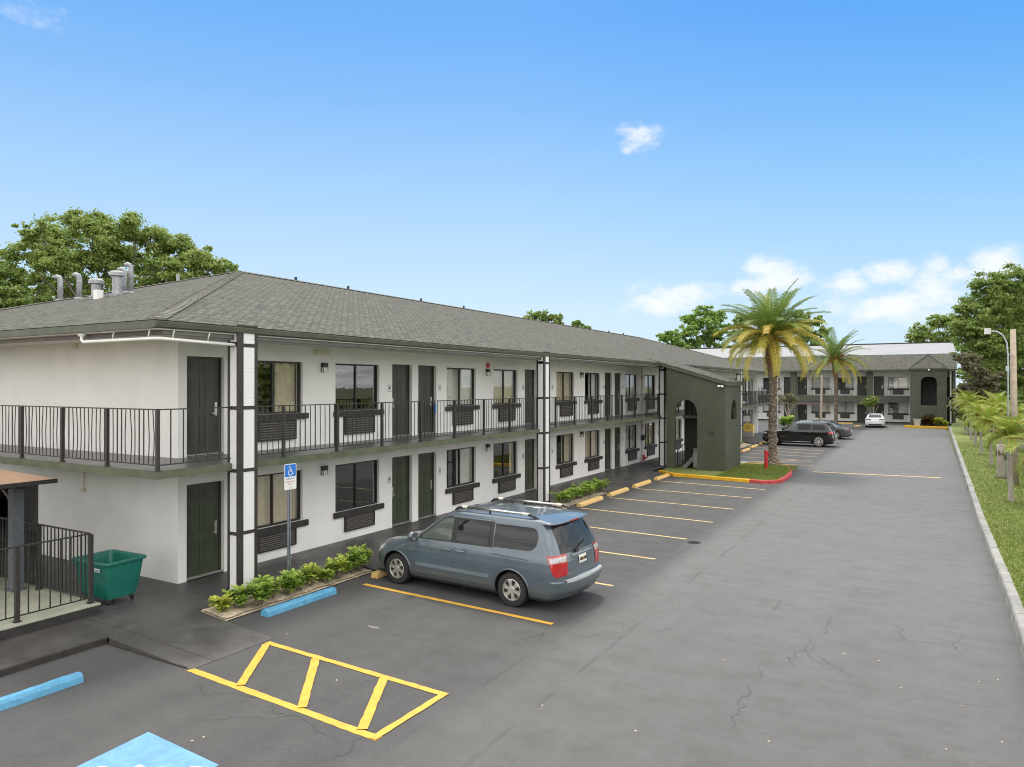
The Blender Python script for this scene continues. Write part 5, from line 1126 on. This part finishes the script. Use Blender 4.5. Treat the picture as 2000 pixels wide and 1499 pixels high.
m = MB(); m.box(-14.2,-8.9,82.0,82.25,2.32,2.5); m.box(-13.9,-9.2,82.9,83.1,2.32,2.48)
MAT['pergola_wood'] = pm('brown_pergola', (.13,.10,.08), .8, var=.25); m.build('beam', 'pergola_wood', pg)
for x in (-13.2,-10.0): m = MB(); m.box(x-.09,x+.09,82.05,82.2,0,2.32); m.build('post', 'pergola_wood', pg)
m = MB(); m.tube([(-9.6,79.5,0),(-9.5,79.5,5.4)], .1, 8); m.build('pole', 'wood_pole'); bpy.data.objects['pole']['label'] = 'plain grey pole left of the smaller date palm'; bpy.data.objects['pole']['category'] = 'pole'
def small_tree(label, x, y, ht, r_, m_, n_): 
    t = thing('small_tree', label, 'tree', (x,y,0), 0, None); mb = MB()
    for i in range(5): a = i*1.25; mb.tube([(0,0,0),(math.cos(a)*.12,math.sin(a)*.12,ht*.4),(math.cos(a)*r_*.6,math.sin(a)*r_*.6,ht*.8)], [.05,.035,.015], 5, cap=False)
    mb.build('trunk', 'wood_pole', t, org=(0,0,0)); crown('crown', [(Vector((random.uniform(-r_,r_)*.7,random.uniform(-r_,r_)*.7,ht*random.uniform(.8,1))), r_*.6) for _ in range(5)], m_, t, (0,0,0), n_, .22); return t
small_tree('small bare stemmed tree under the pergola beam', -12.6, 78.5, 3.3, 1.1, 'leaf_dry', 900)
small_tree('small round green tree behind the white car', -5.4, 88.5, 2.8, 1.0, 'leaf_oak', 2200)
shrub('potted green shrub left of the pergola post', None, (-12.4,76.5,0), 24, 1.2, .6, .35, 'leaf_shrub', 500, 'shrub')
mc = thing('vending_cabinet', 'cabinet painted with a big yellow flower at the end of the long walkway', 'cabinet', (-12.9,62.5,.1), world=True)
m = MB(); m.box(-13.6,-12.7,61.8,62.5,.1,2.0); m.build('body', 'whiteroof', mc)
m = MB()
for i in range(8): a = i*PI/4; m.prism([(-13.1+.06*math.cos(a),61.795,.85+.06*math.sin(a)),(-13.1+.36*math.cos(a-.28),61.795,.85+.36*math.sin(a-.28)),(-13.1+.44*math.cos(a),61.795,.85+.44*math.sin(a)),(-13.1+.36*math.cos(a+.28),61.795,.85+.36*math.sin(a+.28))], (0,-.005,0))
m.build('painted_flower', 'yellow_art', mc); m = MB(); m.lathe([(.1,0),(.1,-.01)], (-13.1,61.79,.85), 'y', 12); m.build('flower_centre', 'orange_art', mc)
m = MB(); m.box(-13.45,-12.9,61.785,61.795,1.35,1.8); m.build('painted_panel', 'white', mc)
m = MB(); m.box(-12.7,-12.695,61.9,62.4,.4,1.1); m.build('painted_patch', 'yellow_art', mc)

# ------------------------------------------------------------------ cars
def interp(tab, z, k):
    if z <= tab[0][0]: return tab[0][k]
    for a, b in zip(tab, tab[1:]):
        if a[0] <= z <= b[0]: t = (z-a[0])/(b[0]-a[0]) if b[0] > a[0] else 0; return a[k]+(b[k]-a[k])*t
    return tab[-1][k]
class Car:
    """body as a stack of plan outlines: rows of (z, front x, rear x, half width, front corner radius, rear corner radius)"""
    def __init__(s, tab, p=2.3): s.tab = tab; s.p = p
    def W(s, x, z):
        xf, xr, w_, rf, rr = [interp(s.tab, z, k) for k in range(1, 6)]; p = s.p
        a, b = xf-x, x-xr
        if a < 0 or b < 0: return 0.
        f = 1.
        if a < rf: f *= (1-(1-a/rf)**p)**(1/p)
        if b < rr: f *= (1-(1-b/rr)**p)**(1/p)
        return w_*f
    def XR(s, y, z):
        xf, xr, w_, rf, rr = [interp(s.tab, z, k) for k in range(1, 6)]; q = min(1, abs(y)/w_); return xr + rr*(1-(1-q**s.p)**(1/s.p))
    def XF(s, y, z):
        xf, xr, w_, rf, rr = [interp(s.tab, z, k) for k in range(1, 6)]; q = min(1, abs(y)/w_); return xf - rf*(1-(1-q**s.p)**(1/s.p))
    def ring(s, z):
        xf, xr, w_, rf, rr = [interp(s.tab, z, k) for k in range(1, 6)]; n, p = 12, s.p; h = []
        for i in range(n+1): th = i/n*PI/2; h.append((xf-rf*(1-math.cos(th)**(2/p)), w_*math.sin(th)**(2/p)))
        ns = 24
        for i in range(1, ns): h.append((xf-rf+(xr+rr-xf+rf)*i/ns, w_))
        for i in range(n+1): th = PI/2*(1-i/n); h.append((xr+rr*(1-math.cos(th)**(2/p)), w_*max(0, math.sin(th))**(2/p)))
        return [(x, y, z) for x, y in h] + [(x, -y, z) for x, y in h[-2:0:-1]]
    def body(s, zs, wheels, rad, cutw=.30):
        m = MB(); R_ = [s.ring(z) for z in zs]; n = len(R_[0]); V = [p for r in R_ for p in r]; Fs = []
        for i in range(len(R_)-1):
            for j in range(n): Fs.append((i*n+j, i*n+(j+1) % n, (i+1)*n+(j+1) % n, (i+1)*n+j))
        Fs += [tuple(range(n))[::-1], tuple(range((len(R_)-1)*n, len(R_)*n))]; m.add(V, Fs); me = bpy.data.meshes.new('body'); me.from_pydata(m.v, [], m.f)
        bm = bmesh.new(); bm.from_mesh(me); bmesh.ops.recalc_face_normals(bm, faces=bm.faces); bm.to_mesh(me); bm.free()
        o = bpy.data.objects.new('body', me); C.objects.link(o); cut = []
        for (x, y, z) in wheels:
            c = MB(); sg = 1 if y > 0 else -1; w_ = interp(s.tab, .5, 3); y0, y1 = sg*(w_-cutw), sg*(w_+.3); c.lathe([(rad, min(y0,y1)), (rad, max(y0,y1))], (x,0,z), 'y', 40); c.mi = [1]*len(c.f)
            co = c.build('cutter', ['plastic','plastic'], org=(0,0,0)); recalc(co); cut.append(co); md = o.modifiers.new('b', 'BOOLEAN'); md.operation = 'DIFFERENCE'; md.object = co; md.solver = 'EXACT'
        return o, cut
    def finish(s, o, cut, mat, parent):
        me0 = o.data; me0.materials.append(MAT[mat]); me0.materials.append(MAT['plastic'])
        bpy.context.view_layer.update(); me = bpy.data.meshes.new_from_object(o.evaluated_get(bpy.context.evaluated_depsgraph_get())); me.name = 'body'; o.modifiers.clear(); o.data = me
        for c in cut: bpy.data.objects.remove(c)
        me.polygons.foreach_set('use_smooth', [True]*len(me.polygons))
        md = o.modifiers.new('e', 'EDGE_SPLIT'); md.split_angle = math.radians(38); o.parent = parent; return o
    # surface patches: side (x, z), rear (y, z), front (y, z)
    def side(s, mb, x0, x1, zb, zt, sg, off=.004, nu=24, nv=8):
        def fn(u, v):
            x = x0+(x1-x0)*u; a, b = zb(x) if callable(zb) else zb, zt(x) if callable(zt) else zt; z = a+(b-a)*v; return (x, sg*(s.W(x, z)+off), z)
        k = len(mb.f); mb.grid(fn, nu, nv)
    def rear(s, mb, y0, y1, z0, z1, off=.004, nu=16, nv=8, inset=None, front=False):
        def fn(u, v):
            z = z0+(z1-z0)*v; i = inset(v) if inset else 0; y = (y0+i)+(y1-i-y0-i)*u; return ((s.XF(y, z)+off) if front else (s.XR(y, z)-off), y, z)
        mb.grid(fn, nu, nv)
def wheel(parent, x, y, z, R_, rr, wd, rimmat='rim', nsp=6, spw=.055):
    sg = 1 if y > 0 else -1; yo = y; t = MB()
    t.lathe([(rr*.98, -wd*sg),(R_*.9,-wd*sg),(R_,-wd*.85*sg),(R_,-.03*sg),(R_*.95,-.008*sg),(R_*.86,0),(rr*1.02,-.002*sg),(rr*.98,-.03*sg)], (x,yo,z), 'y', 40)
    w_ = t.build('wheel', 'rubber', parent, org=(0,0,0), smooth=True); md = w_.modifiers.new('e', 'EDGE_SPLIT'); md.split_angle = math.radians(35); recalc(w_)
    b = MB(); b.lathe([(rr*.97,-.12*sg),(rr*.97,-.075*sg),(.0,-.075*sg)], (x,yo,z), 'y', 32); b.build('brake', 'plastic', w_, org=(0,0,0))
    r = MB(); r.lathe([(rr,-.06*sg),(rr,-.012*sg),(rr*.93,-.006*sg),(rr*.88,-.03*sg),(rr*.88,-.06*sg)], (x,yo,z), 'y', 36); r.lathe([(.075,-.07*sg),(.075,-.022*sg),(.055,-.012*sg),(0,-.010*sg)], (x,yo,z), 'y', 18)
    for i in range(nsp):
        a = 2*PI*i/nsp+.3; c, s_ = math.cos(a), math.sin(a); q = lambda rad, w, d: (x+c*rad-s_*w, yo+d*sg, z+s_*rad+c*w)
        for da in (0,):
            V = [q(.05,-spw*.8,-.018), q(.05,spw*.8,-.018), q(rr*.6,spw*.75,-.016), q(rr*.91,spw*1.35,-.02), q(rr*.91,-spw*1.35,-.02), q(rr*.6,-spw*.75,-.016)]; Vb = [(px, py-.035*sg, pz) for px, py, pz in V]
            n = 6; r.add(V+Vb, [tuple(range(6))] + [(j, (j+1) % 6, (j+1) % 6+6, j+6) for j in range(6)])
    o = r.build('rim', rimmat, w_, org=(0,0,0)); recalc(o); return w_
def rc(x, x0, x1, lo, hi, r0, r1, top):
    """rounded-corner edge: top or bottom z of a window at x"""
    d = 0
    if r0 and x-x0 < r0: q = 1-(x-x0)/r0; d = r0*(1-math.sqrt(max(0, 1-q*q)))
    if r1 and x1-x < r1: q = 1-(x1-x)/r1; d = max(d, r1*(1-math.sqrt(max(0, 1-q*q))))
    return hi-d if top else lo+d
def zlevels(a, hood, belt, top):
    L_ = [a+i*.035 for i in range(int((hood-a)/.035)+1)]; L_ += [hood+(belt-hood)*i/22 for i in range(1, 23)]; k = 26; L_ += [belt+(top-belt)*(1-(1-i/k)**1.7) for i in range(1, k+1)] + ([1.645,1.655,1.668,1.68,1.693,.600,.625] if top > 1.76 else []); return sorted(set(round(z, 4) for z in L_))

def minivan(loc, rz):
    t = thing('minivan', 'blue grey minivan with roof rails parked nose in at the shrub bed', 'minivan', loc, rz)
    tab = [(.20,2.28,-2.48,.84,.7,.30),(.27,2.40,-2.60,.93,.75,.32),(.40,2.47,-2.70,.965,.8,.34),(.52,2.48,-2.725,.975,.8,.34),(.60,2.47,-2.72,.98,.8,.30),(.625,2.46,-2.60,.98,.8,.20),(.72,2.42,-2.59,.985,.85,.18),(.80,2.30,-2.585,.985,.9,.17),(.86,2.12,-2.58,.98,.85,.17),(.93,1.86,-2.575,.975,.7,.17),(1.0,1.58,-2.56,.965,.55,.17),(1.06,1.30,-2.54,.95,.5,.17),
           (1.12,1.18,-2.52,.935,.48,.17),(1.30,.93,-2.44,.895,.45,.17),(1.50,.64,-2.34,.84,.42,.18),(1.62,.44,-2.27,.80,.40,.19),(1.645,.38,-2.26,.785,.4,.19),(1.655,.36,-2.40,.78,.4,.16),(1.68,.30,-2.39,.765,.4,.17),(1.705,.20,-2.27,.73,.4,.22),(1.73,.02,-2.14,.66,.42,.26),(1.75,-.22,-1.98,.55,.4,.3),(1.765,-.5,-1.75,.36,.3,.3)]
    c = Car(tab); wx, rad = 1.51, .395; wh = [(wx,.9,.33),(wx,-.9,.33),(-wx,.9,.33),(-wx,-.9,.33)]
    o, cut = c.body(zlevels(.20, .80, 1.06, 1.765), wh, rad); body = c.finish(o, cut, 'van_paint', t)
    for x, y, z in wh: wheel(t, x, .965 if y > 0 else -.965, .335, .335, .215, .21, nsp=6, spw=.045)
    for sg in (1, -1):
        bz = lambda x: 1.075+.05*max(0, (-x+.9))/3
        tz_ = lambda x: min(1.60, 1.60-max(0, (x-.22))*.72)
        m = MB(); c.side(m, -1.03, .90, lambda x: bz(x), lambda x: max(bz(x)+.01, tz_(x)), sg, .003, 40, 10); m.build('window_surround', 'plastic', t, org=(0,0,0), smooth=True)
        g_ = MB(); c.side(g_, .0, .78, lambda x: bz(x)+.025, lambda x: max(bz(x)+.03, tz_(x)-.035), sg, .007, 24, 8); g_.build('front_window', 'glass_lit', t, org=(0,0,0), smooth=True)
        g_ = MB(); c.side(g_, -.93, -.13, lambda x: bz(x)+.025, lambda x: tz_(x)-.03, sg, .007, 20, 8); g_.build('side_window', 'glass_dark', t, org=(0,0,0), smooth=True)
        g_ = MB(); x0, x1 = -2.08, -1.06; c.side(g_, x0, x1, lambda x: rc(x,x0,x1,bz(x)+.02,1.58,.22,.0,False), lambda x: rc(x,x0,x1,0,1.575,.17,.0,True), sg, .006, 40, 8); g_.build('quarter_window', 'glass_dark', t, org=(0,0,0), smooth=True)
        # seams
        sm = MB()
        def seam(pts, r_=.006): sm.tube([(x, sg*(c.W(x, z)-.001), z) for x, z in pts], r_, 4, cap=False)
        seam([(.99,1.08),(1.02,.9),(1.02,.5),(.93,.32)]); seam([(-.06,1.07)]+[(-.06,z) for z in (.9,.7,.5,.34)]); seam([(-1.04,1.66),(-1.04,1.3),(-1.04,1.1),(-1.03,.85),(-1.12,.55),(-1.10,.33)]); seam([(.93,.325),(.4,.325),(-.5,.325),(-1.1,.33)])
        seam([(-1.04,1.0),(-1.4,.985),(-1.9,.965)], .007); seam([(-2.08,.63),(-2.3,.635),(-2.5,.64)], .003); seam([(-1.36+.085*math.cos(a*.4)-.1, .86+.085*math.sin(a*.4)) for a in range(17)], .004)
        sm.build('panel_gaps', 'plastic', t, org=(0,0,0))
        md = MB(); c.side(md, -.99, .93, .50, .575, sg, .014, 24, 3); c.side(md, -.99, .93, .565, .58, sg, .006, 24, 1); md.build('side_moulding', 'trimgrey', t, org=(0,0,0), smooth=True)
        hd = MB()
        for xc in (.10, -.25): 
            hd.tube([(xc+.12, sg*(c.W(xc+.12,.94)+.012), .94),(xc+.06, sg*(c.W(xc,.945)+.035), .945),(xc-.06, sg*(c.W(xc,.945)+.035), .945),(xc-.12, sg*(c.W(xc-.12,.94)+.012), .94)], .016, 7)
        hd.build('door_handle', 'trimgrey', t, org=(0,0,0), smooth=True)
        mr_ = MB(); yb = c.W(.92,1.1); mr_.lathe([(.02,0),(.075,.02),(.095,.06),(.09,.1),(.04,.13)], (.92, sg*(yb+.14), 1.12), 'x', 14); mr_.v = [(x, sg*(yb+.14)+(y-sg*(yb+.14))*1.25, z) for x, y, z in mr_.v]; mr_.box(.93,1.0, sg*(yb-.02), sg*(yb+.08), 1.07, 1.11)
        q = mr_.build('door_mirror', 'van_paint', t, org=(0,0,0), smooth=True); ml = MB(); ml.lathe([(.0,-.004),(.085,-.003)], (.925, sg*(yb+.14), 1.12), 'x', 14); ml.build('mirror_glass', 'chrome', q, org=(0,0,0))
        # roof rail
        rl = MB(); zr = lambda x: 1.735 if x > -1.7 else 1.735-.09*(-1.7-x)
        rl.tube([(.10, sg*.66,1.715),(.02, sg*.665,1.77),(-.12, sg*.67,1.79)], [.02,.03,.028], 8); rl.tube([(-1.72, sg*.67,1.79),(-1.86, sg*.665,1.765),(-2.0, sg*.66,1.70)], [.028,.03,.02], 8); rl.tube([(-.8, sg*.67,1.73),(-.8, sg*.67,1.79)], .02, 6)
        ro = rl.build('roof_rail', 'plastic', t, org=(0,0,0), smooth=True); rb = MB(); rb.tube([(-.22, sg*.67,1.797),(-1.60, sg*.67,1.797)], .024, 10); rb.build('rail_bar', 'chrome', ro, org=(0,0,0), smooth=True)
        rc_ = MB(); rc_.tube([(-.10, sg*.67,1.795),(-.22, sg*.67,1.798)], .027, 8); rc_.tube([(-1.60, sg*.67,1.798),(-1.74, sg*.67,1.793)], .027, 8); rc_.build('rail_cap', 'cream', ro, org=(0,0,0))
        # tail lamp: wraps the corner
        tl = MB(); sy = lambda z: .82
        def lamp(mb, z0, z1, off, ua=0., ub=1.):
            def fn(u, v):
                z = z0+(z1-z0)*v; a = ua+(ub-ua)*u
                xs = interp(c.tab, z, 2); 
                if a < .55: dd_ = .235-.13*(1.10-z)/.4; x = xs+dd_-(a/.55)*(dd_-.035); y = c.W(x, z)+off; return (x, sg*y, z)
                yy_ = c.W(xs+.035, z)*(1-(a-.55)/.45*.14); return (c.XR(yy_, z)-off, sg*(yy_+off*.5), z)
            mb.grid(fn, 14, 8)
        lamp(tl, .70, 1.10, .008); tr_ = tl.build('tail_lamp', 'tail_red', t, org=(0,0,0), smooth=True); t2 = MB(); lamp(t2, .965, 1.065, .011, .10, .92); t2.build('reversing_lens', 'tail_clear', tr_, org=(0,0,0), smooth=True)
        hl = MB(); c.side(hl, 1.95, 2.38, .70, lambda x: .86-.25*(x-1.95)*.9, sg, .006, 10, 4); hl.build('headlamp', 'tail_clear', t, org=(0,0,0), smooth=True)
        ar_ = MB()
        for xw in (wx, -wx):
            P_ = []
            for i in range(25): a = PI*(-.08+1.16*i/24); x = xw+(rad+.022)*math.cos(a); z = .33+(rad+.022)*math.sin(a); P_.append((x, sg*(c.W(x, max(z,.24))+.004), max(z,.24)))
            ar_.tube(P_, .020, 6)
        ar_.build('arch_lip', 'van_paint', t, org=(0,0,0), smooth=True)
    m = MB(); c.rear(m, -.70, .70, 1.10, 1.60, .006, 20, 10, inset=lambda v: .055*v+.0); m.build('rear_window', 'glass_dark', t, org=(0,0,0), smooth=True)
    m = MB(); m.grid(lambda u, v: (c.XF(-.78+1.56*u, 1.14+.48*v)+.006 if True else 0, (-.78+1.56*u)*(1-.12*v), 1.14+.48*v), 16, 10)
    m.build('windscreen', 'glass_dark', t, org=(0,0,0), smooth=True)
    m = MB(); m.box(-2.408,-2.35,-.15,.15,1.652,1.676); m.build('brake_light', 'tail_red', t, org=(0,0,0))
    m = MB(); m.grid(lambda u, v: (c.XR(-.74+1.48*u,.55)-.005+.13*v*(1-.5*abs(2*u-1)), -.74+1.48*u, .628), 24, 3); m.grid(lambda u, v: (c.XR(-.74+1.48*u,.59)-.006, -.74+1.48*u, .585+.043*v), 24, 2); m.build('bumper_step', 'bumper_top', t, org=(0,0,0), smooth=True)
    m = MB(); c.rear(m, -.40, .40, 1.03, 1.06, .02, 16, 2); m.build('tailgate_trim', 'chrome_dull', t, org=(0,0,0), smooth=True)
    m = MB(); c.rear(m, -.155, .155, .845, 1.0, .014, 4, 2); pl = m.build('number_plate', 'plate', t, org=(0,0,0))
    m = MB()
    for i in range(6): y = -.115+.042*i+(.02 if i > 2 else 0); m.box(-2.605,-2.601,y-.014,y+.014,.895,.955)
    m.build('plate_characters', 'ink', pl, org=(0,0,0)); m = MB(); m.lathe([(.022,0),(.022,-.004)], (-2.604,.0,.925), 'x', 10); m.build('plate_emblem', 'orange_art', pl, org=(0,0,0))
    m = MB(); m.tube([(c.XR(.2,1.13)-.03,.2,1.13),(c.XR(.05,1.17)-.03,-.05,1.19),(c.XR(-.3,1.2)-.03,-.32,1.24)], .012, 6); m.box(-2.57,-2.52,.14,.26,1.08,1.13); m.build('rear_wiper', 'plastic', t, org=(0,0,0))
    m = MB(); m.box(-2.2,2.2,-.8,.8,.17,.21); m.build('underbody', 'plastic', t, org=(0,0,0))
    m = MB(); 
    for sy_ in (-1,1): c.rear(m, sy_*.74-.002, sy_*.74+.002, .66, 1.09, .002, 1, 8)
    c.rear(m, -.745, .745, .655, .66, .003, 12, 1); m.build('tailgate_gap', 'plastic', t, org=(0,0,0))
    text('badge', 'Sedona', 'chrome', .075, (-2.603,.56,.735), ((0,-1,0),(0,0,1)), t, .002, (0,0,0))
    return t
MAT['chrome_dull'] = pm('satin_trim', (.35,.37,.38), .3, .7)
def tint(name, col, rough=.03):
    m = MT(name); o = m.obj(); m.set(Roughness=rough, Specular_IOR_Level=.42); m.b.inputs['Base Color'].default_value = col + (1,)
    b = m.noise(o, 3, 3); m.bump(b, .06, .02); return m.m
MAT['glass_dark'] = tint('dark_tinted_glass', (.012,.013,.015)); MAT['glass_lit'] = tint('pale_side_glass', (.09,.11,.095))
import time as _t
van = minivan((-8.56, 13.30, 0), PI-math.radians(3.4))

def suv(loc, rz):
    t = thing('suv', 'glossy black sport utility car parked nose in beyond the big palm', 'car', loc, rz)
    tab = [(.22,2.30,-2.38,.86,.6,.35),(.30,2.44,-2.50,.93,.6,.36),(.45,2.50,-2.56,.955,.6,.36),(.62,2.50,-2.57,.96,.55,.32),(.80,2.46,-2.52,.965,.5,.28),(.95,2.40,-2.49,.96,.45,.25),(1.04,2.22,-2.47,.955,.5,.23),(1.09,1.75,-2.45,.945,.5,.22),(1.13,1.15,-2.44,.93,.5,.22),(1.18,.98,-2.42,.91,.45,.22),(1.40,.62,-2.32,.84,.4,.22),(1.60,.30,-2.18,.775,.38,.22),(1.67,.12,-2.10,.73,.38,.24),(1.71,-.15,-1.95,.62,.4,.3),(1.735,-.5,-1.7,.42,.4,.4)]
    c = Car(tab, 2.5); wx, rad = 1.52, .43; wh = [(wx,.9,.38),(wx,-.9,.38),(-wx,.9,.38),(-wx,-.9,.38)]
    o, cut = c.body(zlevels(.22, 1.0, 1.14, 1.735), wh, rad); c.finish(o, cut, 'black_paint', t)
    for x, y, z in wh: wheel(t, x, .955 if y > 0 else -.955, .385, .385, .295, .24, nsp=10, spw=.036)
    for sg in (1, -1):
        b0 = lambda x: 1.16+.03*max(0,-x)/2; t0 = lambda x: min(1.60-.03*max(0,-x-.6)/1.4, 1.60-max(0, x-.10)*.66)
        for x0, x1, nm in ((-.05,.72,'front_window'),(-.98,-.13,'side_window'),(-1.95,-1.10,'quarter_window')):
            g_ = MB(); c.side(g_, x0, x1, lambda x: b0(x)+.02, lambda x: max(b0(x)+.03, (t0(x)-.03 if nm != 'quarter_window' else rc(x,x0,x1,0,t0(x)-.04,.25,0,True))), sg, .005, 20, 8); g_.build(nm, 'glass_lit' if nm == 'front_window' else 'glass_dark', t, org=(0,0,0), smooth=True)
        sm = MB()
        for pts in ([(.98,1.12),(1.0,.8),(.95,.4)], [(-.09,1.15),(-.09,.8),(-.09,.36)], [(-1.04,1.15),(-1.0,.9),(-1.12,.6)], [(1.0,1.13),(0,1.145),(-1.2,1.16),(-2.0,1.18)]): sm.tube([(x, sg*c.W(x,z), z) for x, z in pts], .004, 4, cap=False)
        sm.build('panel_gaps', 'plastic', t, org=(0,0,0))
        sl = MB(); sl.tube([(1.0, sg*(c.W(1,.34)+.01), .33),(-1.0, sg*(c.W(-1,.34)+.01), .33)], .025, 6); sl.tube([(-2.0,sg*.66,1.70),(-1.5,sg*.69,1.755),(0,sg*.70,1.755),(.1,sg*.70,1.70)], .016, 6); sl.build('bright_trim', 'chrome_dull', t, org=(0,0,0), smooth=True)
        mr_ = MB(); yb = c.W(.85,1.2); mr_.box(.80,.98, sg*(yb-.02), sg*(yb+.2), 1.14, 1.30); mo = mr_.build('door_mirror', 'black_paint', t, org=(0,0,0)); bv = mo.modifiers.new('b','BEVEL'); bv.width = .04; bv.segments = 3
        tl = MB(); tl.grid(lambda u, v: (c.XR(.60+.30*u,.93+.17*v)-.008, sg*(.60+.30*u), .93+.17*v), 10, 4); c.side(tl, -2.42, -2.14, .95, 1.09, sg, .008, 8, 3); tl.build('tail_lamp', 'tail_red', t, org=(0,0,0), smooth=True)
        hl = MB(); c.side(hl, 2.0, 2.36, .84, .96, sg, .006, 8, 3); hl.build('headlamp', 'tail_clear', t, org=(0,0,0), smooth=True)
        hd = MB()
        for xc in (.05,-.9): hd.tube([(xc+.1, sg*(c.W(xc,1.02)+.01),1.02),(xc, sg*(c.W(xc,1.02)+.03),1.02),(xc-.1, sg*(c.W(xc,1.02)+.01),1.02)], .014, 6)
        hd.build('door_handle', 'black_paint', t, org=(0,0,0))
    m = MB(); c.rear(m, -.66, .66, 1.20, 1.56, .006, 14, 8, inset=lambda v: .06*v); m.build('rear_window', 'glass_dark', t, org=(0,0,0), smooth=True)
    m = MB(); m.grid(lambda u, v: (c.XF(-.76+1.52*u, 1.18+.42*v)+.006, (-.76+1.52*u)*(1-.12*v), 1.18+.42*v), 12, 8); m.build('windscreen', 'glass_dark', t, org=(0,0,0), smooth=True)
    m = MB(); m.grid(lambda u, v: (-2.0-.24*v, -.66+1.32*u, 1.70-.06*v+.015*math.sin(u*PI)), 10, 3); m.build('spoiler', 'black_paint', t, org=(0,0,0), smooth=True)
    m = MB(); m.tube([(-2.40,.45,.32),(-2.58,.45,.32)], .05, 8); m.tube([(-2.40,-.45,.32),(-2.58,-.45,.32)], .05, 8); m.build('exhaust', 'chrome', t, org=(0,0,0))
    m = MB(); c.rear(m, -.16, .16, .72, .84, .012, 2, 2); m.build('number_plate', 'plate', t, org=(0,0,0)); m = MB(); m.box(-2.1,2.1,-.8,.8,.2,.24); m.build('underbody', 'plastic', t, org=(0,0,0))
    return t
suv((-8.25, 55.85, 0), PI-math.radians(2.5))

def sedan(label, loc, rz, paint_, rear_text=False):
    t = thing('sedan', label, 'car', loc, rz)
    tab = [(.18,2.25,-2.28,.82,.6,.4),(.26,2.38,-2.40,.89,.65,.45),(.42,2.42,-2.43,.915,.65,.45),(.60,2.40,-2.42,.92,.6,.42),(.72,2.28,-2.41,.92,.6,.40),(.80,2.05,-2.39,.915,.6,.40),(.88,1.60,-2.37,.905,.6,.40),(.94,1.10,-2.34,.89,.55,.40),(.985,.98,-2.20,.875,.5,.4),(1.02,.90,-1.75,.85,.5,.40),(1.10,.74,-1.58,.80,.45,.38),(1.25,.42,-1.28,.72,.42,.36),(1.36,.12,-.98,.65,.42,.36),(1.40,-.05,-.80,.56,.4,.36),(1.425,-.25,-.6,.38,.3,.3)]
    c = Car(tab, 2.4); wx, rad = 1.40, .355; wh = [(wx,.85,.32),(wx,-.85,.32),(-wx,.85,.32),(-wx,-.85,.32)]
    o, cut = c.body(zlevels(.18, .80, 1.02, 1.425), wh, rad, .27); c.finish(o, cut, paint_, t)
    for x, y, z in wh: wheel(t, x, .90 if y > 0 else -.90, .32, .32, .22, .2, nsp=8, spw=.03)
    for sg in (1, -1):
        for x0, x1, nm in ((-.1,.62,'front_window'),(-.98,-.16,'side_window')):
            g_ = MB(); c.side(g_, x0, x1, lambda x: 1.02, lambda x: max(1.03, min(1.34, 1.34-max(0, x-.0)*.48, 1.34-max(0,-x-.55)*.62)), sg, .005, 18, 6); g_.build(nm, 'glass_dark', t, org=(0,0,0), smooth=True)
        tl = MB(); tl.grid(lambda u, v: (c.XR(.36+.48*u,.80+.10*v)-.007, sg*(.36+.48*u), .80+.10*v), 14, 3); tl.build('tail_lamp', 'tail_red' if paint_ != 'white_paint' else 'plastic', t, org=(0,0,0), smooth=True)
        if paint_ == 'white_paint': tq = MB(); tq.grid(lambda u, v: (c.XR(.50+.3*u,.84+.03*v)-.011, sg*(.50+.3*u), .84+.03*v), 8, 2); tq.build('tail_lamp', 'tail_red', t, org=(0,0,0), smooth=True)
        mr_ = MB(); yb = c.W(.7,1.05); mr_.box(.62,.76, sg*(yb-.02), sg*(yb+.17), 1.0, 1.11); mo = mr_.build('door_mirror', paint_, t, org=(0,0,0)); bv = mo.modifiers.new('b','BEVEL'); bv.width = .03; bv.segments = 2
    m = MB(); m.grid(lambda u, v: (c.XR((-.62+1.24*u)*(1-.1*v), 1.04+.30*v)-.006, (-.62+1.24*u)*(1-.1*v), 1.04+.30*v), 14, 8); m.build('rear_window', 'glass_dark', t, org=(0,0,0), smooth=True)
    m = MB(); m.grid(lambda u, v: (c.XF((-.62+1.24*u)*(1-.1*v), 1.04+.30*v)+.006, (-.62+1.24*u)*(1-.1*v), 1.04+.30*v), 14, 8); m.build('windscreen', 'glass_dark', t, org=(0,0,0), smooth=True)
    m = MB(); c.rear(m, -.62, .62, .26, .40, .006, 14, 3); m.build('diffuser', 'plastic', t, org=(0,0,0), smooth=True); m = MB(); c.rear(m, -.16, .16, .60, .72, .012, 2, 2); m.build('number_plate', 'plate', t, org=(0,0,0))
    m = MB(); m.box(-2.0,2.0,-.75,.75,.16,.2); m.build('underbody', 'plastic', t, org=(0,0,0))
    return t
sedan('dark grey sedan mostly hidden behind the black sport utility car', (-7.9, 64.6, 0), PI-math.radians(3), 'grey_paint')
sedan('white sedan parked nose in at the far block, seen from behind', (-4.95, 84.9, 0), PI/2+math.radians(3), 'white_paint')
clean()
